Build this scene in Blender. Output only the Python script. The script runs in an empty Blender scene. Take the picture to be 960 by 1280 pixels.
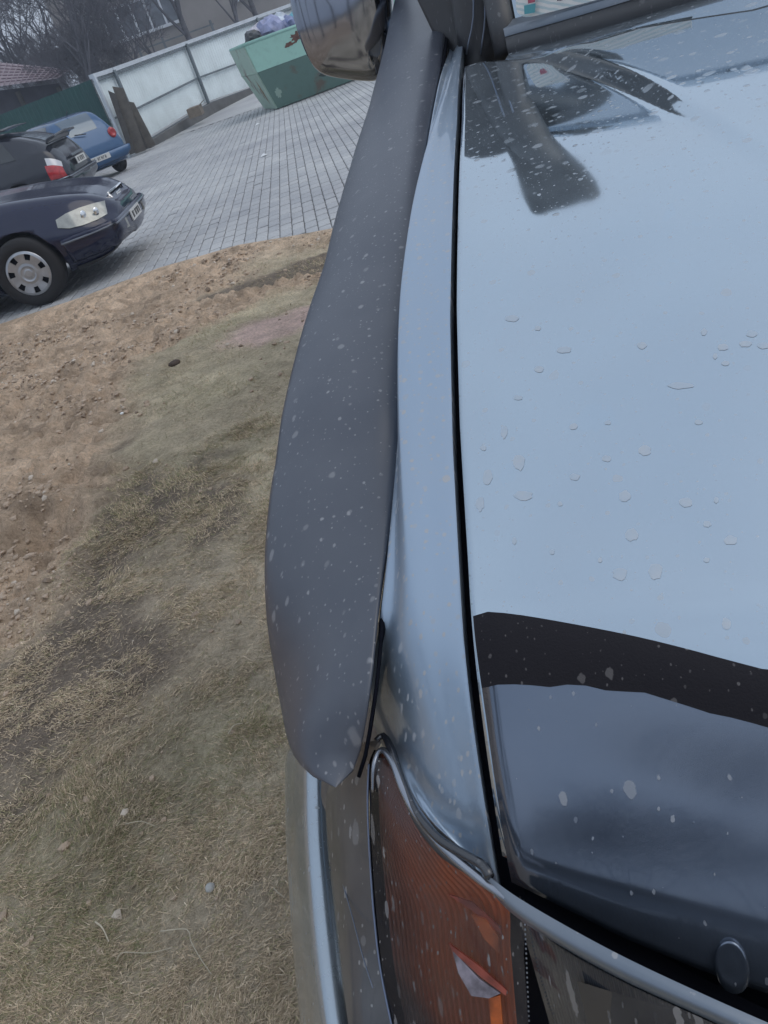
import bpy, bmesh, math, random
import numpy as np
from mathutils import Vector, Matrix
random.seed(7); rng = np.random.default_rng(7)
R = math.radians
sc = bpy.context.scene
# ------------------------------------------------------------------ camera
FPX, PITCH, ROLL, YAW = 960.0, R(32.0), R(20.1), R(17.0)
CAM = np.array([0, 0, 1.4])
_h = np.array([-math.sin(YAW), math.cos(YAW), 0]); _r = np.array([math.cos(YAW), math.sin(YAW), 0]); _u = np.array([0, 0, 1.0])
_F = _h*math.cos(PITCH)-_u*math.sin(PITCH); _D = -_h*math.sin(PITCH)-_u*math.cos(PITCH)
def ray(px, py):
    dx, dy = px-480, py-640
    d = dx*math.sin(ROLL)+dy*math.cos(ROLL); r = dx*math.cos(ROLL)-dy*math.sin(ROLL)
    return (FPX*_F+r*_r+d*_D)/FPX
cd = bpy.data.cameras.new('camera'); cam = bpy.data.objects.new('camera', cd); sc.collection.objects.link(cam); sc.camera = cam
right = _r*math.cos(ROLL)+_D*math.sin(ROLL); down = -_r*math.sin(ROLL)+_D*math.cos(ROLL)
m = Matrix.Identity(4)
for i in range(3):
    m[i][0] = right[i]; m[i][1] = -down[i]; m[i][2] = -_F[i]; m[i][3] = CAM[i]
cam.matrix_world = m
cd.sensor_fit = 'VERTICAL'; cd.sensor_height = 32; cd.lens = 32*FPX/1280; cd.clip_start = .02; cd.clip_end = 1500
cd.dof.use_dof = False
# ------------------------------------------------------------------ sky, sun, exposure
w = bpy.data.worlds.new('World'); sc.world = w; w.use_nodes = True
nt = w.node_tree; bg = nt.nodes['Background']
sky = nt.nodes.new('ShaderNodeTexSky'); sky.sky_type = 'NISHITA'; sky.sun_disc = False
SUN_EL, SUN_AZ = R(52), R(95)
sky.sun_elevation = SUN_EL; sky.sun_rotation = SUN_AZ; sky.air_density = 1.6; sky.dust_density = 4; sky.ozone_density = 2
mx = nt.nodes.new('ShaderNodeMix'); mx.data_type = 'RGBA'; mx.inputs[0].default_value = .8
nz = nt.nodes.new('ShaderNodeTexNoise'); nz.inputs['Scale'].default_value = 1.6; nz.inputs['Detail'].default_value = 3
rp = nt.nodes.new('ShaderNodeValToRGB')
rp.color_ramp.elements[0].color = (5.7, 6.45, 7.6, 1); rp.color_ramp.elements[1].color = (7.0, 7.8, 8.9, 1)
rp.color_ramp.elements[0].position = .3; rp.color_ramp.elements[1].position = .7
nt.links.new(nz.outputs['Fac'], rp.inputs[0]); nt.links.new(sky.outputs[0], mx.inputs[6])
tc = nt.nodes.new('ShaderNodeTexCoord'); sx = nt.nodes.new('ShaderNodeSeparateXYZ'); nt.links.new(tc.outputs['Generated'], sx.inputs[0])
gr = nt.nodes.new('ShaderNodeValToRGB'); gr.color_ramp.elements[0].color = (.62, .64, .70, 1); gr.color_ramp.elements[1].color = (1, 1, 1, 1); gr.color_ramp.elements[1].position = .7
nt.links.new(sx.outputs[2], gr.inputs[0])   # an overcast sky is darker at the horizon than overhead
mg = nt.nodes.new('ShaderNodeMix'); mg.data_type = 'RGBA'; mg.blend_type = 'MULTIPLY'; mg.inputs[0].default_value = 1
nt.links.new(rp.outputs[0], mg.inputs[6]); nt.links.new(gr.outputs[0], mg.inputs[7]); nt.links.new(mg.outputs[2], mx.inputs[7])
nt.links.new(mx.outputs[2], bg.inputs[0]); bg.inputs[1].default_value = .12
sl = bpy.data.lights.new('sun', 'SUN'); sl.energy = .6; sl.angle = R(50); sl.color = (1, .95, .88)
so = bpy.data.objects.new('sun', sl); sc.collection.objects.link(so)
sd = Vector((math.sin(SUN_AZ)*math.cos(SUN_EL), math.cos(SUN_AZ)*math.cos(SUN_EL), math.sin(SUN_EL)))
so.rotation_euler = sd.to_track_quat('Z', 'Y').to_euler(); so.location = (0, 0, 20)
sc.view_settings.view_transform = 'Standard'; sc.view_settings.look = 'None'; sc.view_settings.exposure = 0.0; sc.view_settings.gamma = 1
sc.view_settings.use_curve_mapping = False
sc.cycles.max_bounces = 8; sc.cycles.caustics_reflective = False; sc.cycles.caustics_refractive = False

# ------------------------------------------------------------------ helpers
def atz(px, py, z): v = ray(px, py); return CAM+v*((z-CAM[2])/v[2])
def aty(px, py, y): v = ray(px, py); return CAM+v*(y/v[1])
def wall(px, py, xa, ya, xb, yb):
    v = ray(px, py); k = (xb-xa)/(yb-ya); return CAM+v*((xa-k*ya)/(v[0]-k*v[1]))
def sm(a, b, x): t = np.clip((np.asarray(x, float)-a)/(b-a), 0, 1); return t*t*(3-2*t)
def empty(name, loc, label, cat, group=None, rz=0):
    o = bpy.data.objects.new(name, None); sc.collection.objects.link(o); o.location = loc; o.rotation_euler = (0, 0, rz)
    o['label'] = label; o['category'] = cat
    if group: o['group'] = group
    o.empty_display_size = .1
    return o
def tag(o, label, cat, group=None):
    o['label'] = label; o['category'] = cat
    if group: o['group'] = group
    return o
WORLD_PARENTS = set()
def root_off(p):
    off = Vector((0, 0, 0)); q = p
    while q is not None:
        off += q.location; q = q.parent
    return off
def mesh(name, V, Fc, mats, parent=None, smooth=True, mi=None, world=False):
    me = bpy.data.meshes.new(name); me.from_pydata([tuple(map(float, v)) for v in V], [], [tuple(f) for f in Fc])
    for mt in (mats if isinstance(mats, (list, tuple)) else [mats]): me.materials.append(mt)
    if mi is not None: me.polygons.foreach_set('material_index', np.array(mi, dtype=np.int32))
    me.polygons.foreach_set('use_smooth', [smooth]*len(me.polygons)); me.update()
    o = bpy.data.objects.new(name, me); sc.collection.objects.link(o)
    if parent is not None:
        o.parent = parent
        if world: o.location = -root_off(parent)
    return o
def normals_fix(o):
    b = bmesh.new(); b.from_mesh(o.data); bmesh.ops.recalc_face_normals(b, faces=b.faces); b.to_mesh(o.data); b.free(); return o
def polycurve(P, n):
    """Catmull-Rom through points, resampled by arc length"""
    P = np.array(P, float)
    if len(P) < 3:
        t = np.linspace(0, 1, n)[:, None]; return P[0]*(1-t)+P[-1]*t
    Q = np.vstack([2*P[0]-P[1], P, 2*P[-1]-P[-2]]); out = []
    for i in range(1, len(Q)-2):
        t = np.linspace(0, 1, 12, endpoint=False)[:, None]
        a, b, c, d = Q[i-1], Q[i], Q[i+1], Q[i+2]
        out.append(.5*((2*b)+(-a+c)*t+(2*a-5*b+4*c-d)*t*t+(-a+3*b-3*c+d)*t**3))
    out = np.vstack(out+[P[-1:]]); s = np.r_[0, np.cumsum(np.linalg.norm(np.diff(out, axis=0), axis=1))]
    u = np.linspace(0, s[-1], n); return np.stack([np.interp(u, s, out[:, k]) for k in range(out.shape[1])], 1)
def grid_faces(nr, nc, closed=False):
    F = []
    for i in range(nr-1):
        for j in range(nc-1 if not closed else nc):
            k = (j+1) % nc; F.append((i*nc+j, i*nc+k, (i+1)*nc+k, (i+1)*nc+j))
    return F
def loft(name, rows, mat, parent=None, nc=None, nr=None, world=True, thick=0, smooth=True):
    """rows: list of polylines; resampled along and across into one smooth sheet"""
    nc = nc or max(len(r) for r in rows)
    A = np.array([polycurve(r, nc) for r in rows])
    if nr: A = np.array([polycurve(A[:, j], nr) for j in range(nc)]).transpose(1, 0, 2)
    o = mesh(name, A.reshape(-1, 3), grid_faces(A.shape[0], nc), mat, parent, smooth, world=world)
    if thick: solid(o, thick)
    return o
def solid(o, t, off=-1):
    s = o.modifiers.new('s', 'SOLIDIFY'); s.thickness = t; s.offset = off; s.use_even_offset = False
def bevel(o, wd, seg=2):
    b = o.modifiers.new('b', 'BEVEL'); b.width = wd; b.segments = seg; b.limit_method = 'ANGLE'; b.angle_limit = R(35)
def tube(name, P, r, mat, parent=None, n=8, world=True, samples=None, ry=None):
    P = polycurve(P, samples) if samples else np.array(P, float)
    rr = np.full(len(P), r) if np.isscalar(r) else np.interp(np.linspace(0, 1, len(P)), np.linspace(0, 1, len(r)), r)
    V = []; up = np.array([0, 0, 1.0])
    T = np.gradient(P, axis=0)
    for i, p in enumerate(P):
        t = T[i]/np.linalg.norm(T[i]); a = np.cross(t, up)
        if np.linalg.norm(a) < .05: a = np.array([1.0, 0, 0])
        a /= np.linalg.norm(a); b = np.cross(a, t)
        for k in range(n):
            an = 2*math.pi*k/n; V.append(p+rr[i]*(a*math.cos(an)+b*math.sin(an)*(ry or 1)))
    F = grid_faces(len(P), n, True); F.append(tuple(range(n-1, -1, -1))); F.append(tuple((len(P)-1)*n+k for k in range(n)))
    return mesh(name, V, F, mat, parent, True, world=world)
BOXF = [(0, 3, 2, 1), (4, 5, 6, 7), (0, 1, 5, 4), (1, 2, 6, 5), (2, 3, 7, 6), (3, 0, 4, 7)]
def boxv(x0, x1, y0, y1, z0, z1):
    return [(x0, y0, z0), (x1, y0, z0), (x1, y1, z0), (x0, y1, z0), (x0, y0, z1), (x1, y0, z1), (x1, y1, z1), (x0, y1, z1)]
def box(name, b, mat, parent=None, bev=0, world=False):
    o = mesh(name, boxv(*b), BOXF, mat, parent, False, world=world)
    if bev: bevel(o, bev)
    return o
def boxes(name, bs, mat, parent=None, world=False):
    V = []; F = []
    for b in bs:
        n = len(V); V += boxv(*b); F += [tuple(i+n for i in f) for f in BOXF]
    return mesh(name, V, F, mat, parent, False, world=world)
def obox(name, a, b, wd, z0, z1, mat, parent=None, world=True, lean=0):
    """upright slab from a to b (xy) with thickness wd"""
    a = np.array(a[:2], float); b = np.array(b[:2], float); d = (b-a)/np.linalg.norm(b-a); n = np.array([-d[1], d[0]])*wd/2
    V = [(*(a-n), z0), (*(b-n), z0), (*(b+n), z0), (*(a+n), z0)]
    V += [(v[0], v[1], z1) for v in V]
    return mesh(name, V, BOXF, mat, parent, False, world=world)

# value noise (numpy)
_tab = np.random.default_rng(3).random((256, 256))
def vnoise(x, y):
    xi = np.floor(x).astype(int); yi = np.floor(y).astype(int); fx = x-xi; fy = y-yi
    fx = fx*fx*(3-2*fx); fy = fy*fy*(3-2*fy); T = lambda i, j: _tab[i % 256, j % 256]
    return (T(xi, yi)*(1-fx)+T(xi+1, yi)*fx)*(1-fy)+(T(xi, yi+1)*(1-fx)+T(xi+1, yi+1)*fx)*fy
def fbm(x, y, o=4, g=.5):
    a = 1; s = 0; t = 0
    for i in range(o): s = s+a*vnoise(x+13.7*i, y+7.1*i); t += a; a *= g; x = x*2.03; y = y*2.03
    return s/t

# ------------------------------------------------------------------ materials
def newmat(name):
    mt = bpy.data.materials.new(name); mt.use_nodes = True; return mt, mt.node_tree, mt.node_tree.nodes['Principled BSDF']
def N(t, ty, **kw):
    n = t.nodes.new(ty)
    for k, v in kw.items():
        if k in n.inputs.keys() if hasattr(n.inputs, 'keys') else False: n.inputs[k].default_value = v
        else: setattr(n, k, v)
    return n
def math_(t, op, a, b=None, clamp=False):
    n = t.nodes.new('ShaderNodeMath'); n.operation = op; n.use_clamp = clamp
    for i, v in enumerate((a, b)):
        if v is None: continue
        if isinstance(v, (int, float)): n.inputs[i].default_value = v
        else: t.links.new(v, n.inputs[i])
    return n.outputs[0]
def ramp(t, fac, p0, p1, c0=(0, 0, 0, 1), c1=(1, 1, 1, 1)):
    n = t.nodes.new('ShaderNodeValToRGB'); e = n.color_ramp.elements; e[0].position = p0; e[1].position = p1; e[0].color = c0; e[1].color = c1
    t.links.new(fac, n.inputs[0]); return n.outputs[0]
def mixc(t, fac, a, b):
    n = t.nodes.new('ShaderNodeMix'); n.data_type = 'RGBA'
    for i, v in ((0, fac), (6, a), (7, b)):
        if isinstance(v, (int, float)): n.inputs[i].default_value = v
        elif isinstance(v, tuple): n.inputs[i].default_value = v if len(v) == 4 else (*v, 1)
        else: t.links.new(v, n.inputs[i])
    return n.outputs[2]
def coords(t, kind='Object'):
    n = t.nodes.new('ShaderNodeTexCoord'); return n.outputs[kind]
def geopos(t): return t.nodes.new('ShaderNodeNewGeometry').outputs['Position']
def noise(t, vec, scale, detail=4, rough=.55):
    n = t.nodes.new('ShaderNodeTexNoise'); n.inputs['Scale'].default_value = scale; n.inputs['Detail'].default_value = detail; n.inputs['Roughness'].default_value = rough
    t.links.new(vec, n.inputs['Vector']); return n.outputs['Fac']
def bump(t, p, h, strength=.3, dist=.002):
    n = t.nodes.new('ShaderNodeBump'); n.inputs['Strength'].default_value = strength; n.inputs['Distance'].default_value = dist
    t.links.new(h, n.inputs['Height']); t.links.new(n.outputs[0], p.inputs['Normal'])
def spots(t, vec, cell, rmax, keep, soft=.15, stretch=None):
    """mask of scattered round splashes: cell size and greatest radius in metres"""
    mp = t.nodes.new('ShaderNodeMapping'); mp.inputs['Scale'].default_value = stretch or (1, 1, 1); t.links.new(vec, mp.inputs[0])
    # wobble the outline
    nn = t.nodes.new('ShaderNodeTexNoise'); nn.inputs['Scale'].default_value = .55/rmax; nn.inputs['Detail'].default_value = 2; t.links.new(mp.outputs[0], nn.inputs['Vector'])
    ad = t.nodes.new('ShaderNodeVectorMath'); ad.operation = 'MULTIPLY_ADD'; t.links.new(nn.outputs['Color'], ad.inputs[0]); ad.inputs[1].default_value = (rmax*1.0,)*3; t.links.new(mp.outputs[0], ad.inputs[2])
    v = t.nodes.new('ShaderNodeTexVoronoi'); v.voronoi_dimensions = '2D'; v.inputs['Scale'].default_value = 1/cell; t.links.new(ad.outputs[0], v.inputs['Vector'])
    v.inputs['Randomness'].default_value = 1
    sp = t.nodes.new('ShaderNodeSeparateColor'); t.links.new(v.outputs['Color'], sp.inputs[0])
    rad = math_(t, 'MULTIPLY', math_(t, 'POWER', sp.outputs[0], 1.6), rmax/cell)
    has = math_(t, 'LESS_THAN', sp.outputs[1], keep)
    d = math_(t, 'SUBTRACT', rad, v.outputs['Distance'])
    mk = math_(t, 'DIVIDE', d, soft*rmax/cell, True)
    amt = math_(t, 'MULTIPLY', math_(t, 'MULTIPLY', mk, has), math_(t, 'ADD', math_(t, 'MULTIPLY', sp.outputs[2], .6), .3), True)
    return amt
def simple(name, col, rough=.5, metal=0, coat=0, var=0, vs=5, spec=.5, bmp=0, bs=60, bd=.002):
    mt, t, p = newmat(name); p.inputs['Roughness'].default_value = rough; p.inputs['Metallic'].default_value = metal
    p.inputs['Coat Weight'].default_value = coat; p.inputs['Coat Roughness'].default_value = .05; p.inputs['Specular IOR Level'].default_value = spec
    p.inputs['Base Color'].default_value = (*col, 1)
    g = coords(t)
    if var:
        f = noise(t, g, vs, 5); c = ramp(t, f, .3, .7, (*[k*(1-var) for k in col], 1), (*[min(1, k*(1+var)) for k in col], 1)); t.links.new(c, p.inputs['Base Color'])
    if bmp: bump(t, p, noise(t, g, bs, 6, .65), bmp, bd)
    return mt

DUST = (.40, .40, .41)
def paint(name, col, metal, rough, dark=False, layers=None, haze=.06, grad=None, drop=.6):
    """clearcoated metallic paint with dried splashes"""
    mt, t, p = newmat(name); g = geopos(t)
    L = layers or [(.034, .0046, .5), (.011, .0014, .7), (.006, .0007, .6), (.019, .0024, .5)]
    mk = None
    for c, r_, k in L:
        a = spots(t, g, c, r_, k, stretch=None); mk = a if mk is None else math_(t, 'MAXIMUM', mk, a)
    if grad:  # more splashes towards the windscreen
        sy = t.nodes.new('ShaderNodeSeparateXYZ'); t.links.new(g, sy.inputs[0])
        for c, r_, k, lo_, hi in ((.024, .0060, .8, .80, .90), (.013, .0030, .75, .76, .88)):
            gy = ramp(t, sy.outputs[1], lo_, hi); mk = math_(t, 'MAXIMUM', mk, math_(t, 'MULTIPLY', spots(t, g, c, r_, k, .3, stretch=(.8, 1, 1)), gy))
    film = math_(t, 'MULTIPLY', ramp(t, noise(t, g, 9, 5), .35, .8), haze)
    fac = math_(t, 'ADD', math_(t, 'MULTIPLY', mk, drop), film, True)
    t.links.new(mixc(t, fac, (*col, 1), (*DUST, 1)), p.inputs['Base Color'])
    t.links.new(math_(t, 'MULTIPLY', math_(t, 'SUBTRACT', 1.0, fac), metal), p.inputs['Metallic'])
    t.links.new(math_(t, 'ADD', math_(t, 'MULTIPLY', fac, .5), rough, True), p.inputs['Roughness'])
    p.inputs['Coat Weight'].default_value = .6; t.links.new(math_(t, 'MULTIPLY_ADD' if False else 'MULTIPLY', fac, .6), p.inputs['Coat Roughness'])
    bump(t, p, math_(t, 'ADD', mk, math_(t, 'MULTIPLY', noise(t, g, 900, 2), .03)), .08, .0006)
    return mt
M = {}
M['paint'] = paint('silver_blue_paint', (.455, .545, .625), .93, .03, grad=1, drop=.5, haze=.13)
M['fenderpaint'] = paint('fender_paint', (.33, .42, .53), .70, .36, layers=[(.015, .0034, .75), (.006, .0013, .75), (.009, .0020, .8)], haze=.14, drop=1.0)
M['smoke'] = paint('smoked_acrylic', (.135, .17, .23), .80, .13, layers=[(.034, .0042, .35), (.012, .0012, .45), (.020, .0020, .4)], haze=.12)
def plastic(name, col, rough, spots_k=.6, b=.25, film_k=.10):
    mt, t, p = newmat(name); g = geopos(t)
    a = math_(t, 'MAXIMUM', math_(t, 'MAXIMUM', spots(t, g, .022, .0044, .6, .35), spots(t, g, .006, .0012, .6, .4)), spots(t, g, .013, .0022, .5, .4))
    film = math_(t, 'MULTIPLY', ramp(t, noise(t, g, 12, 5), .3, .8), film_k)
    fac = math_(t, 'ADD', math_(t, 'MULTIPLY', a, spots_k), film, True)
    t.links.new(mixc(t, fac, (*col, 1), (.30, .305, .32, 1)), p.inputs['Base Color'])
    p.inputs['Roughness'].default_value = rough*.88; p.inputs['Specular IOR Level'].default_value = 1.0
    bump(t, p, noise(t, g, 1500, 2), b, .0004); return mt
M['flare'] = plastic('textured_black_plastic', (.038, .047, .070), .40, .8)
M['black'] = plastic('black_rubber', (.010, .012, .018), .6, .35, .2, .03)
M['blackgloss'] = plastic('black_glossy_plastic', (.010, .012, .018), .22, .35, .05)
M['gap'] = simple('dark_gap', (.004, .005, .010), .8, spec=.1)
def dark_reflection_mat():  # near-black colour stands for a dark reflection; the specks are splashes
    mt, t, p = newmat('splashed_dark_reflection'); g = geopos(t)
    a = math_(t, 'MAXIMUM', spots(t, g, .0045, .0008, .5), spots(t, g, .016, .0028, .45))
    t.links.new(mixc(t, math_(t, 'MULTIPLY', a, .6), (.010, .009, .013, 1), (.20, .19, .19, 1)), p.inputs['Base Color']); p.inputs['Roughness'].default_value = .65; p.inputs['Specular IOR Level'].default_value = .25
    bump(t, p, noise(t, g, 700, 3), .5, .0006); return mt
M['dark_reflection'] = dark_reflection_mat()
M['lower'] = paint('lower_panel_paint', (.050, .053, .060), .1, .42, layers=[(.016, .003, .55), (.008, .0012, .5), (.04, .006, .3)], haze=.2)
M['chrome'] = simple('chrome', (.30, .32, .36), .22, .9, var=.2, vs=30)
M['trim'] = paint('grey_trim', (.13, .165, .21), .5, .34, layers=[(.02, .003, .5), (.01, .0012, .5)], haze=.3)
M['white_line'] = simple('grey_sealer', (.16, .19, .25), .3, .6)
M['screen'] = simple('windscreen_glass', (.34, .41, .48), .10, .9, .3)
M['glass_dark'] = simple('dark_glass', (.012, .016, .020), .05, 0, 1)
M['glass_light'] = simple('rear_glass', (.10, .13, .16), .06, .3, 1)
def mirror_mat():
    mt, t, p = newmat('mirror_housing_chrome'); g = geopos(t); p.inputs['Base Color'].default_value = (.50, .51, .55, 1); p.inputs['Metallic'].default_value = 1
    a = spots(t, g, .02, .003, .4); t.links.new(math_(t, 'ADD', math_(t, 'MULTIPLY', noise(t, g, 20, 4), .10), .03), p.inputs['Roughness'])
    t.links.new(mixc(t, math_(t, 'ADD', math_(t, 'MULTIPLY', a, .5), .08), (.32, .35, .41, 1), (.18, .18, .20, 1)), p.inputs['Base Color']); return mt
M['mirror'] = mirror_mat()
M['tyre'] = simple('tyre_rubber', (.018, .018, .020), .8, bmp=.3, bs=80)
M['rim'] = simple('silver_wheel_cover', (.42, .44, .47), .3, .7, var=.15, vs=12)
M['white'] = simple('white_paint', (.78, .80, .80), .5)

# ================================================================== GROUND
EDGE = np.array([(-60, 3.0), (-20, 4.6), (-9, 6.1), (-6.2, 6.42), (-4.96, 6.57), (-4.11, 6.68), (-3.38, 6.95), (-2.54, 6.92), (-1.9, 6.62), (-1.2, 6.35), (0, 6.3), (3, 6.5), (12, 7.2), (60, 9)])
def edge_y(x): return np.interp(x, EDGE[:, 0], EDGE[:, 1])
def park_z(x, y): return sm(22, 33, y)*(.20+.15*sm(-9.3, -5.0, x))
def ground_z(x, y):
    x = np.asarray(x, float); y = np.asarray(y, float); d = edge_y(x)-y
    return .022+.078*sm(.0, 3.0, d)
# sand bank boundary (world x of the grass/sand line by y)
SL = np.array([atz(*p, .09)[:2] for p in [(-150, 900), (0, 830), (60, 780), (110, 700), (150, 600), (175, 520), (205, 440), (240, 375), (300, 345), (420, 325)]])
SLs = SL[np.argsort(SL[:, 1])]
def sand_mask(x, y):
    xs = np.interp(y, SLs[:, 1], SLs[:, 0]); wob = (fbm(x*2.2, y*2.2, 4)-.5)*1.1
    m = sm(-.16, .22, xs-x+wob*.55)
    m = np.maximum(m, sm(.75, .25, edge_y(x)-y+wob*.3)*.8)
    return m
GP = atz(352, 408, .08)[:2]; TUFT = [atz(*p, .1)[:2] for p in [(290, 395), (245, 480), (230, 570), (330, 355), (60, 1060), (100, 1110), (260, 940)]]
def green_mask(x, y):
    g = np.zeros_like(x)
    for i, c in enumerate(TUFT):
        r = .75 if i < 4 else .22; g = np.maximum(g, np.exp(-((x-c[0])**2+(y-c[1])**2)/(r*r)))
    return np.clip(g*(.3+1.2*(fbm(x*3, y*3, 3))), 0, 1)
def gravel_mask(x, y): return sm(.34, .2, np.hypot((x-GP[0])*.8, y-GP[1])+(fbm(x*6, y*6, 2)-.5)*.15)
def gcolor(x, y):
    s = sand_mask(x, y)[..., None]; g = green_mask(x, y)[..., None]; n1 = fbm(x*1.7+3, y*1.7, 5)[..., None]; n2 = fbm(x*14, y*14, 4)[..., None]
    grass = np.array([.275, .228, .170])*(1-.22*g)+np.array([.105, .120, .060])*(.28*g)
    grass = grass*(.55+.9*n1)
    soil = sm(.56, .68, fbm(x*1.3+9, y*1.3+4, 4))[..., None]*(1-s)
    grass = grass*(1-soil*.9)+np.array([.085, .068, .056])*soil*.9
    damp = sm(.54, .66, fbm(x*9+2, y*9+8, 4))[..., None]; sand = np.array([.295, .222, .163])*(.72+.5*n1)*(1-.25*damp)
    c = grass*(1-s)+sand*s
    gr = gravel_mask(x, y)[..., None]; c = c*(1-gr*.75)+np.array([.30, .215, .20])*gr*.75
    return c*(.70+.60*n2)*2.45
def ground_material():
    mt, t, p = newmat('soil_and_sand'); a = t.nodes.new('ShaderNodeVertexColor'); a.layer_name = 'tint'
    g = geopos(t); f = noise(t, g, 60, 6, .7); f2 = noise(t, g, 260, 3, .7)
    c = mixc(t, 1.0, a.outputs[0], a.outputs[0])
    mul = t.nodes.new('ShaderNodeMix'); mul.data_type = 'RGBA'; mul.blend_type = 'MULTIPLY'; mul.inputs[0].default_value = 1
    t.links.new(c, mul.inputs[6]); t.links.new(ramp(t, math_(t, 'ADD', math_(t, 'MULTIPLY', f, .6), math_(t, 'MULTIPLY', f2, .4)), .3, .72, (.50, .49, .47, 1), (1.4, 1.42, 1.42, 1)), mul.inputs[7])
    t.links.new(mul.outputs[2], p.inputs['Base Color']); p.inputs['Roughness'].default_value = .95; p.inputs['Specular IOR Level'].default_value = .2
    bump(t, p, math_(t, 'ADD', f, math_(t, 'MULTIPLY', f2, .4)), 1.0, .02); return mt
M['soil'] = ground_material()
def terrain():
    # dense warped grid on the grass strip round the car, coarser outward
    xs = np.concatenate([-np.geomspace(60, 6.2, 25, endpoint=False), np.linspace(-6.2, 0, 360), np.linspace(.05, 3, 25), np.geomspace(3.3, 60, 22)])
    t = np.concatenate([np.linspace(0, 1, 430)])
    V = []; nx = len(xs); ny = 480
    yy = np.concatenate([-np.geomspace(60, .6, 20), np.linspace(-.5, .1, 20), np.linspace(.115, 1, ny-40)])
    for yv in yy:
        ey = edge_y(xs)
        y = np.where(yv <= .1, yv, .1+(ey-.1)*((yv-.1)/.9)); V.append(np.stack([xs, y], 1))
    P = np.array(V); X, Y = P[..., 0], P[..., 1]
    s = sand_mask(X, Y); Z = ground_z(X, Y)
    e = sm(.0, .25, edge_y(X)-Y)
    Z = Z+e*((fbm(X*1.2, Y*1.2, 3)-.5)*.05+(fbm(X*7, Y*7, 4)-.5)*(.022+.03*s)+(fbm(X*26, Y*26, 3)-.5)*(.014+.05*s)+(np.abs(fbm(X*9+5, Y*9, 3)-.5)-.1)*-.12*s+(sm(.5, .6, fbm(X*5+3, Y*5+1, 4))-.5)*.022*s)
    # footprints and dug spots in the sand
    for (px, py, a, dp) in [(45, 690, .30, .05), (70, 665, .18, .05), (20, 640, .16, .04), (45, 575, .22, .025), (90, 600, .2, .02), (20, 500, .2, .03), (150, 520, .15, .02), (218, 458, .08, .03), (80, 470, .18, .02), (30, 730, .2, .04)]:
        c = atz(px, py, .09); d2 = ((X-c[0])/a)**2+((Y-c[1])/(a*.7))**2
        Z = Z-dp*np.exp(-d2*2)*(.5+fbm(X*12, Y*12, 2))+dp*.6*np.exp(-((np.sqrt(d2)-1.2)**2)*6)
    V = np.stack([X, Y, Z], -1).reshape(-1, 3)
    o = mesh('grass_verge', V, grid_faces(len(yy), nx), M['soil']); o['kind'] = 'structure'
    ca = o.data.color_attributes.new('tint', 'FLOAT_COLOR', 'POINT'); col = np.ones((len(V), 4)); col[:, :3] = gcolor(X, Y).reshape(-1, 3); ca.data.foreach_set('color', col.ravel().astype(np.float32))
    return o, (X, Y, Z)
GROUND, _ = terrain()
from mathutils.bvhtree import BVHTree
_bvh = BVHTree.FromObject(GROUND, bpy.context.evaluated_depsgraph_get()) if False else BVHTree.FromPolygons([v.co[:] for v in GROUND.data.vertices], [p.vertices[:] for p in GROUND.data.polygons])
def gz(x, y):
    h = _bvh.ray_cast(Vector((x, y, 3)), Vector((0, 0, -1)))[0]; return h.z if h else float(ground_z(x, y))
def ghit(px, py):
    v = ray(px, py); h = _bvh.ray_cast(Vector(CAM), Vector(v).normalized())[0]; return h

def sheet(name, x0, x1, y0, y1, nx, ny, zf, mat):
    X, Y = np.meshgrid(np.linspace(x0, x1, nx), np.linspace(y0, y1, ny)); V = np.stack([X, Y, zf(X, Y)], -1).reshape(-1, 3)
    return mesh(name, V, grid_faces(ny, nx), mat)
o = mesh('ground', [(-700, -700, -.06), (700, -700, -.06), (700, 900, -.06), (-700, 900, -.06)], [(0, 1, 2, 3)], simple('far_soil', (.10, .09, .07), .95, var=.4, vs=.2)); o['kind'] = 'structure'
# paving: joint bed + pavers as pieces
def paver_mat():
    mt, t, p = newmat('concrete_paver'); oi = t.nodes.new('ShaderNodeObjectInfo'); g = geopos(t)
    at = t.nodes.new('ShaderNodeAttribute'); at.attribute_name = 'tone'
    rnd = math_(t, 'FRACT', math_(t, 'ADD', oi.outputs['Random'], at.outputs['Fac']))
    c = ramp(t, rnd, 0, 1, (.43, .44, .455, 1), (.50, .505, .51, 1))
    st = ramp(t, noise(t, g, .55, 5), .35, .68, (.80, .80, .82, 1), (1.1, 1.1, 1.08, 1)); f = ramp(t, noise(t, g, 45, 5, .7), .3, .7, (.8, .8, .8, 1), (1.15, 1.15, 1.15, 1))
    for k in (st, f):
        n = t.nodes.new('ShaderNodeMix'); n.data_type = 'RGBA'; n.blend_type = 'MULTIPLY'; n.inputs[0].default_value = 1; t.links.new(c, n.inputs[6]); t.links.new(k, n.inputs[7]); c = n.outputs[2]
    t.links.new(c, p.inputs['Base Color']); p.inputs['Roughness'].default_value = .8; p.inputs['Specular IOR Level'].default_value = .4; bump(t, p, noise(t, g, 220, 3), .3, .002); return mt
M['paver'] = paver_mat()
bed = sheet('paving', -60, 60, 5.0, 75, 60, 60, lambda X, Y: park_z(X, Y)-.016, simple('paving_bed', (.19, .188, .185), .95, var=.25, vs=3)); bed['kind'] = 'structure'
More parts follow.
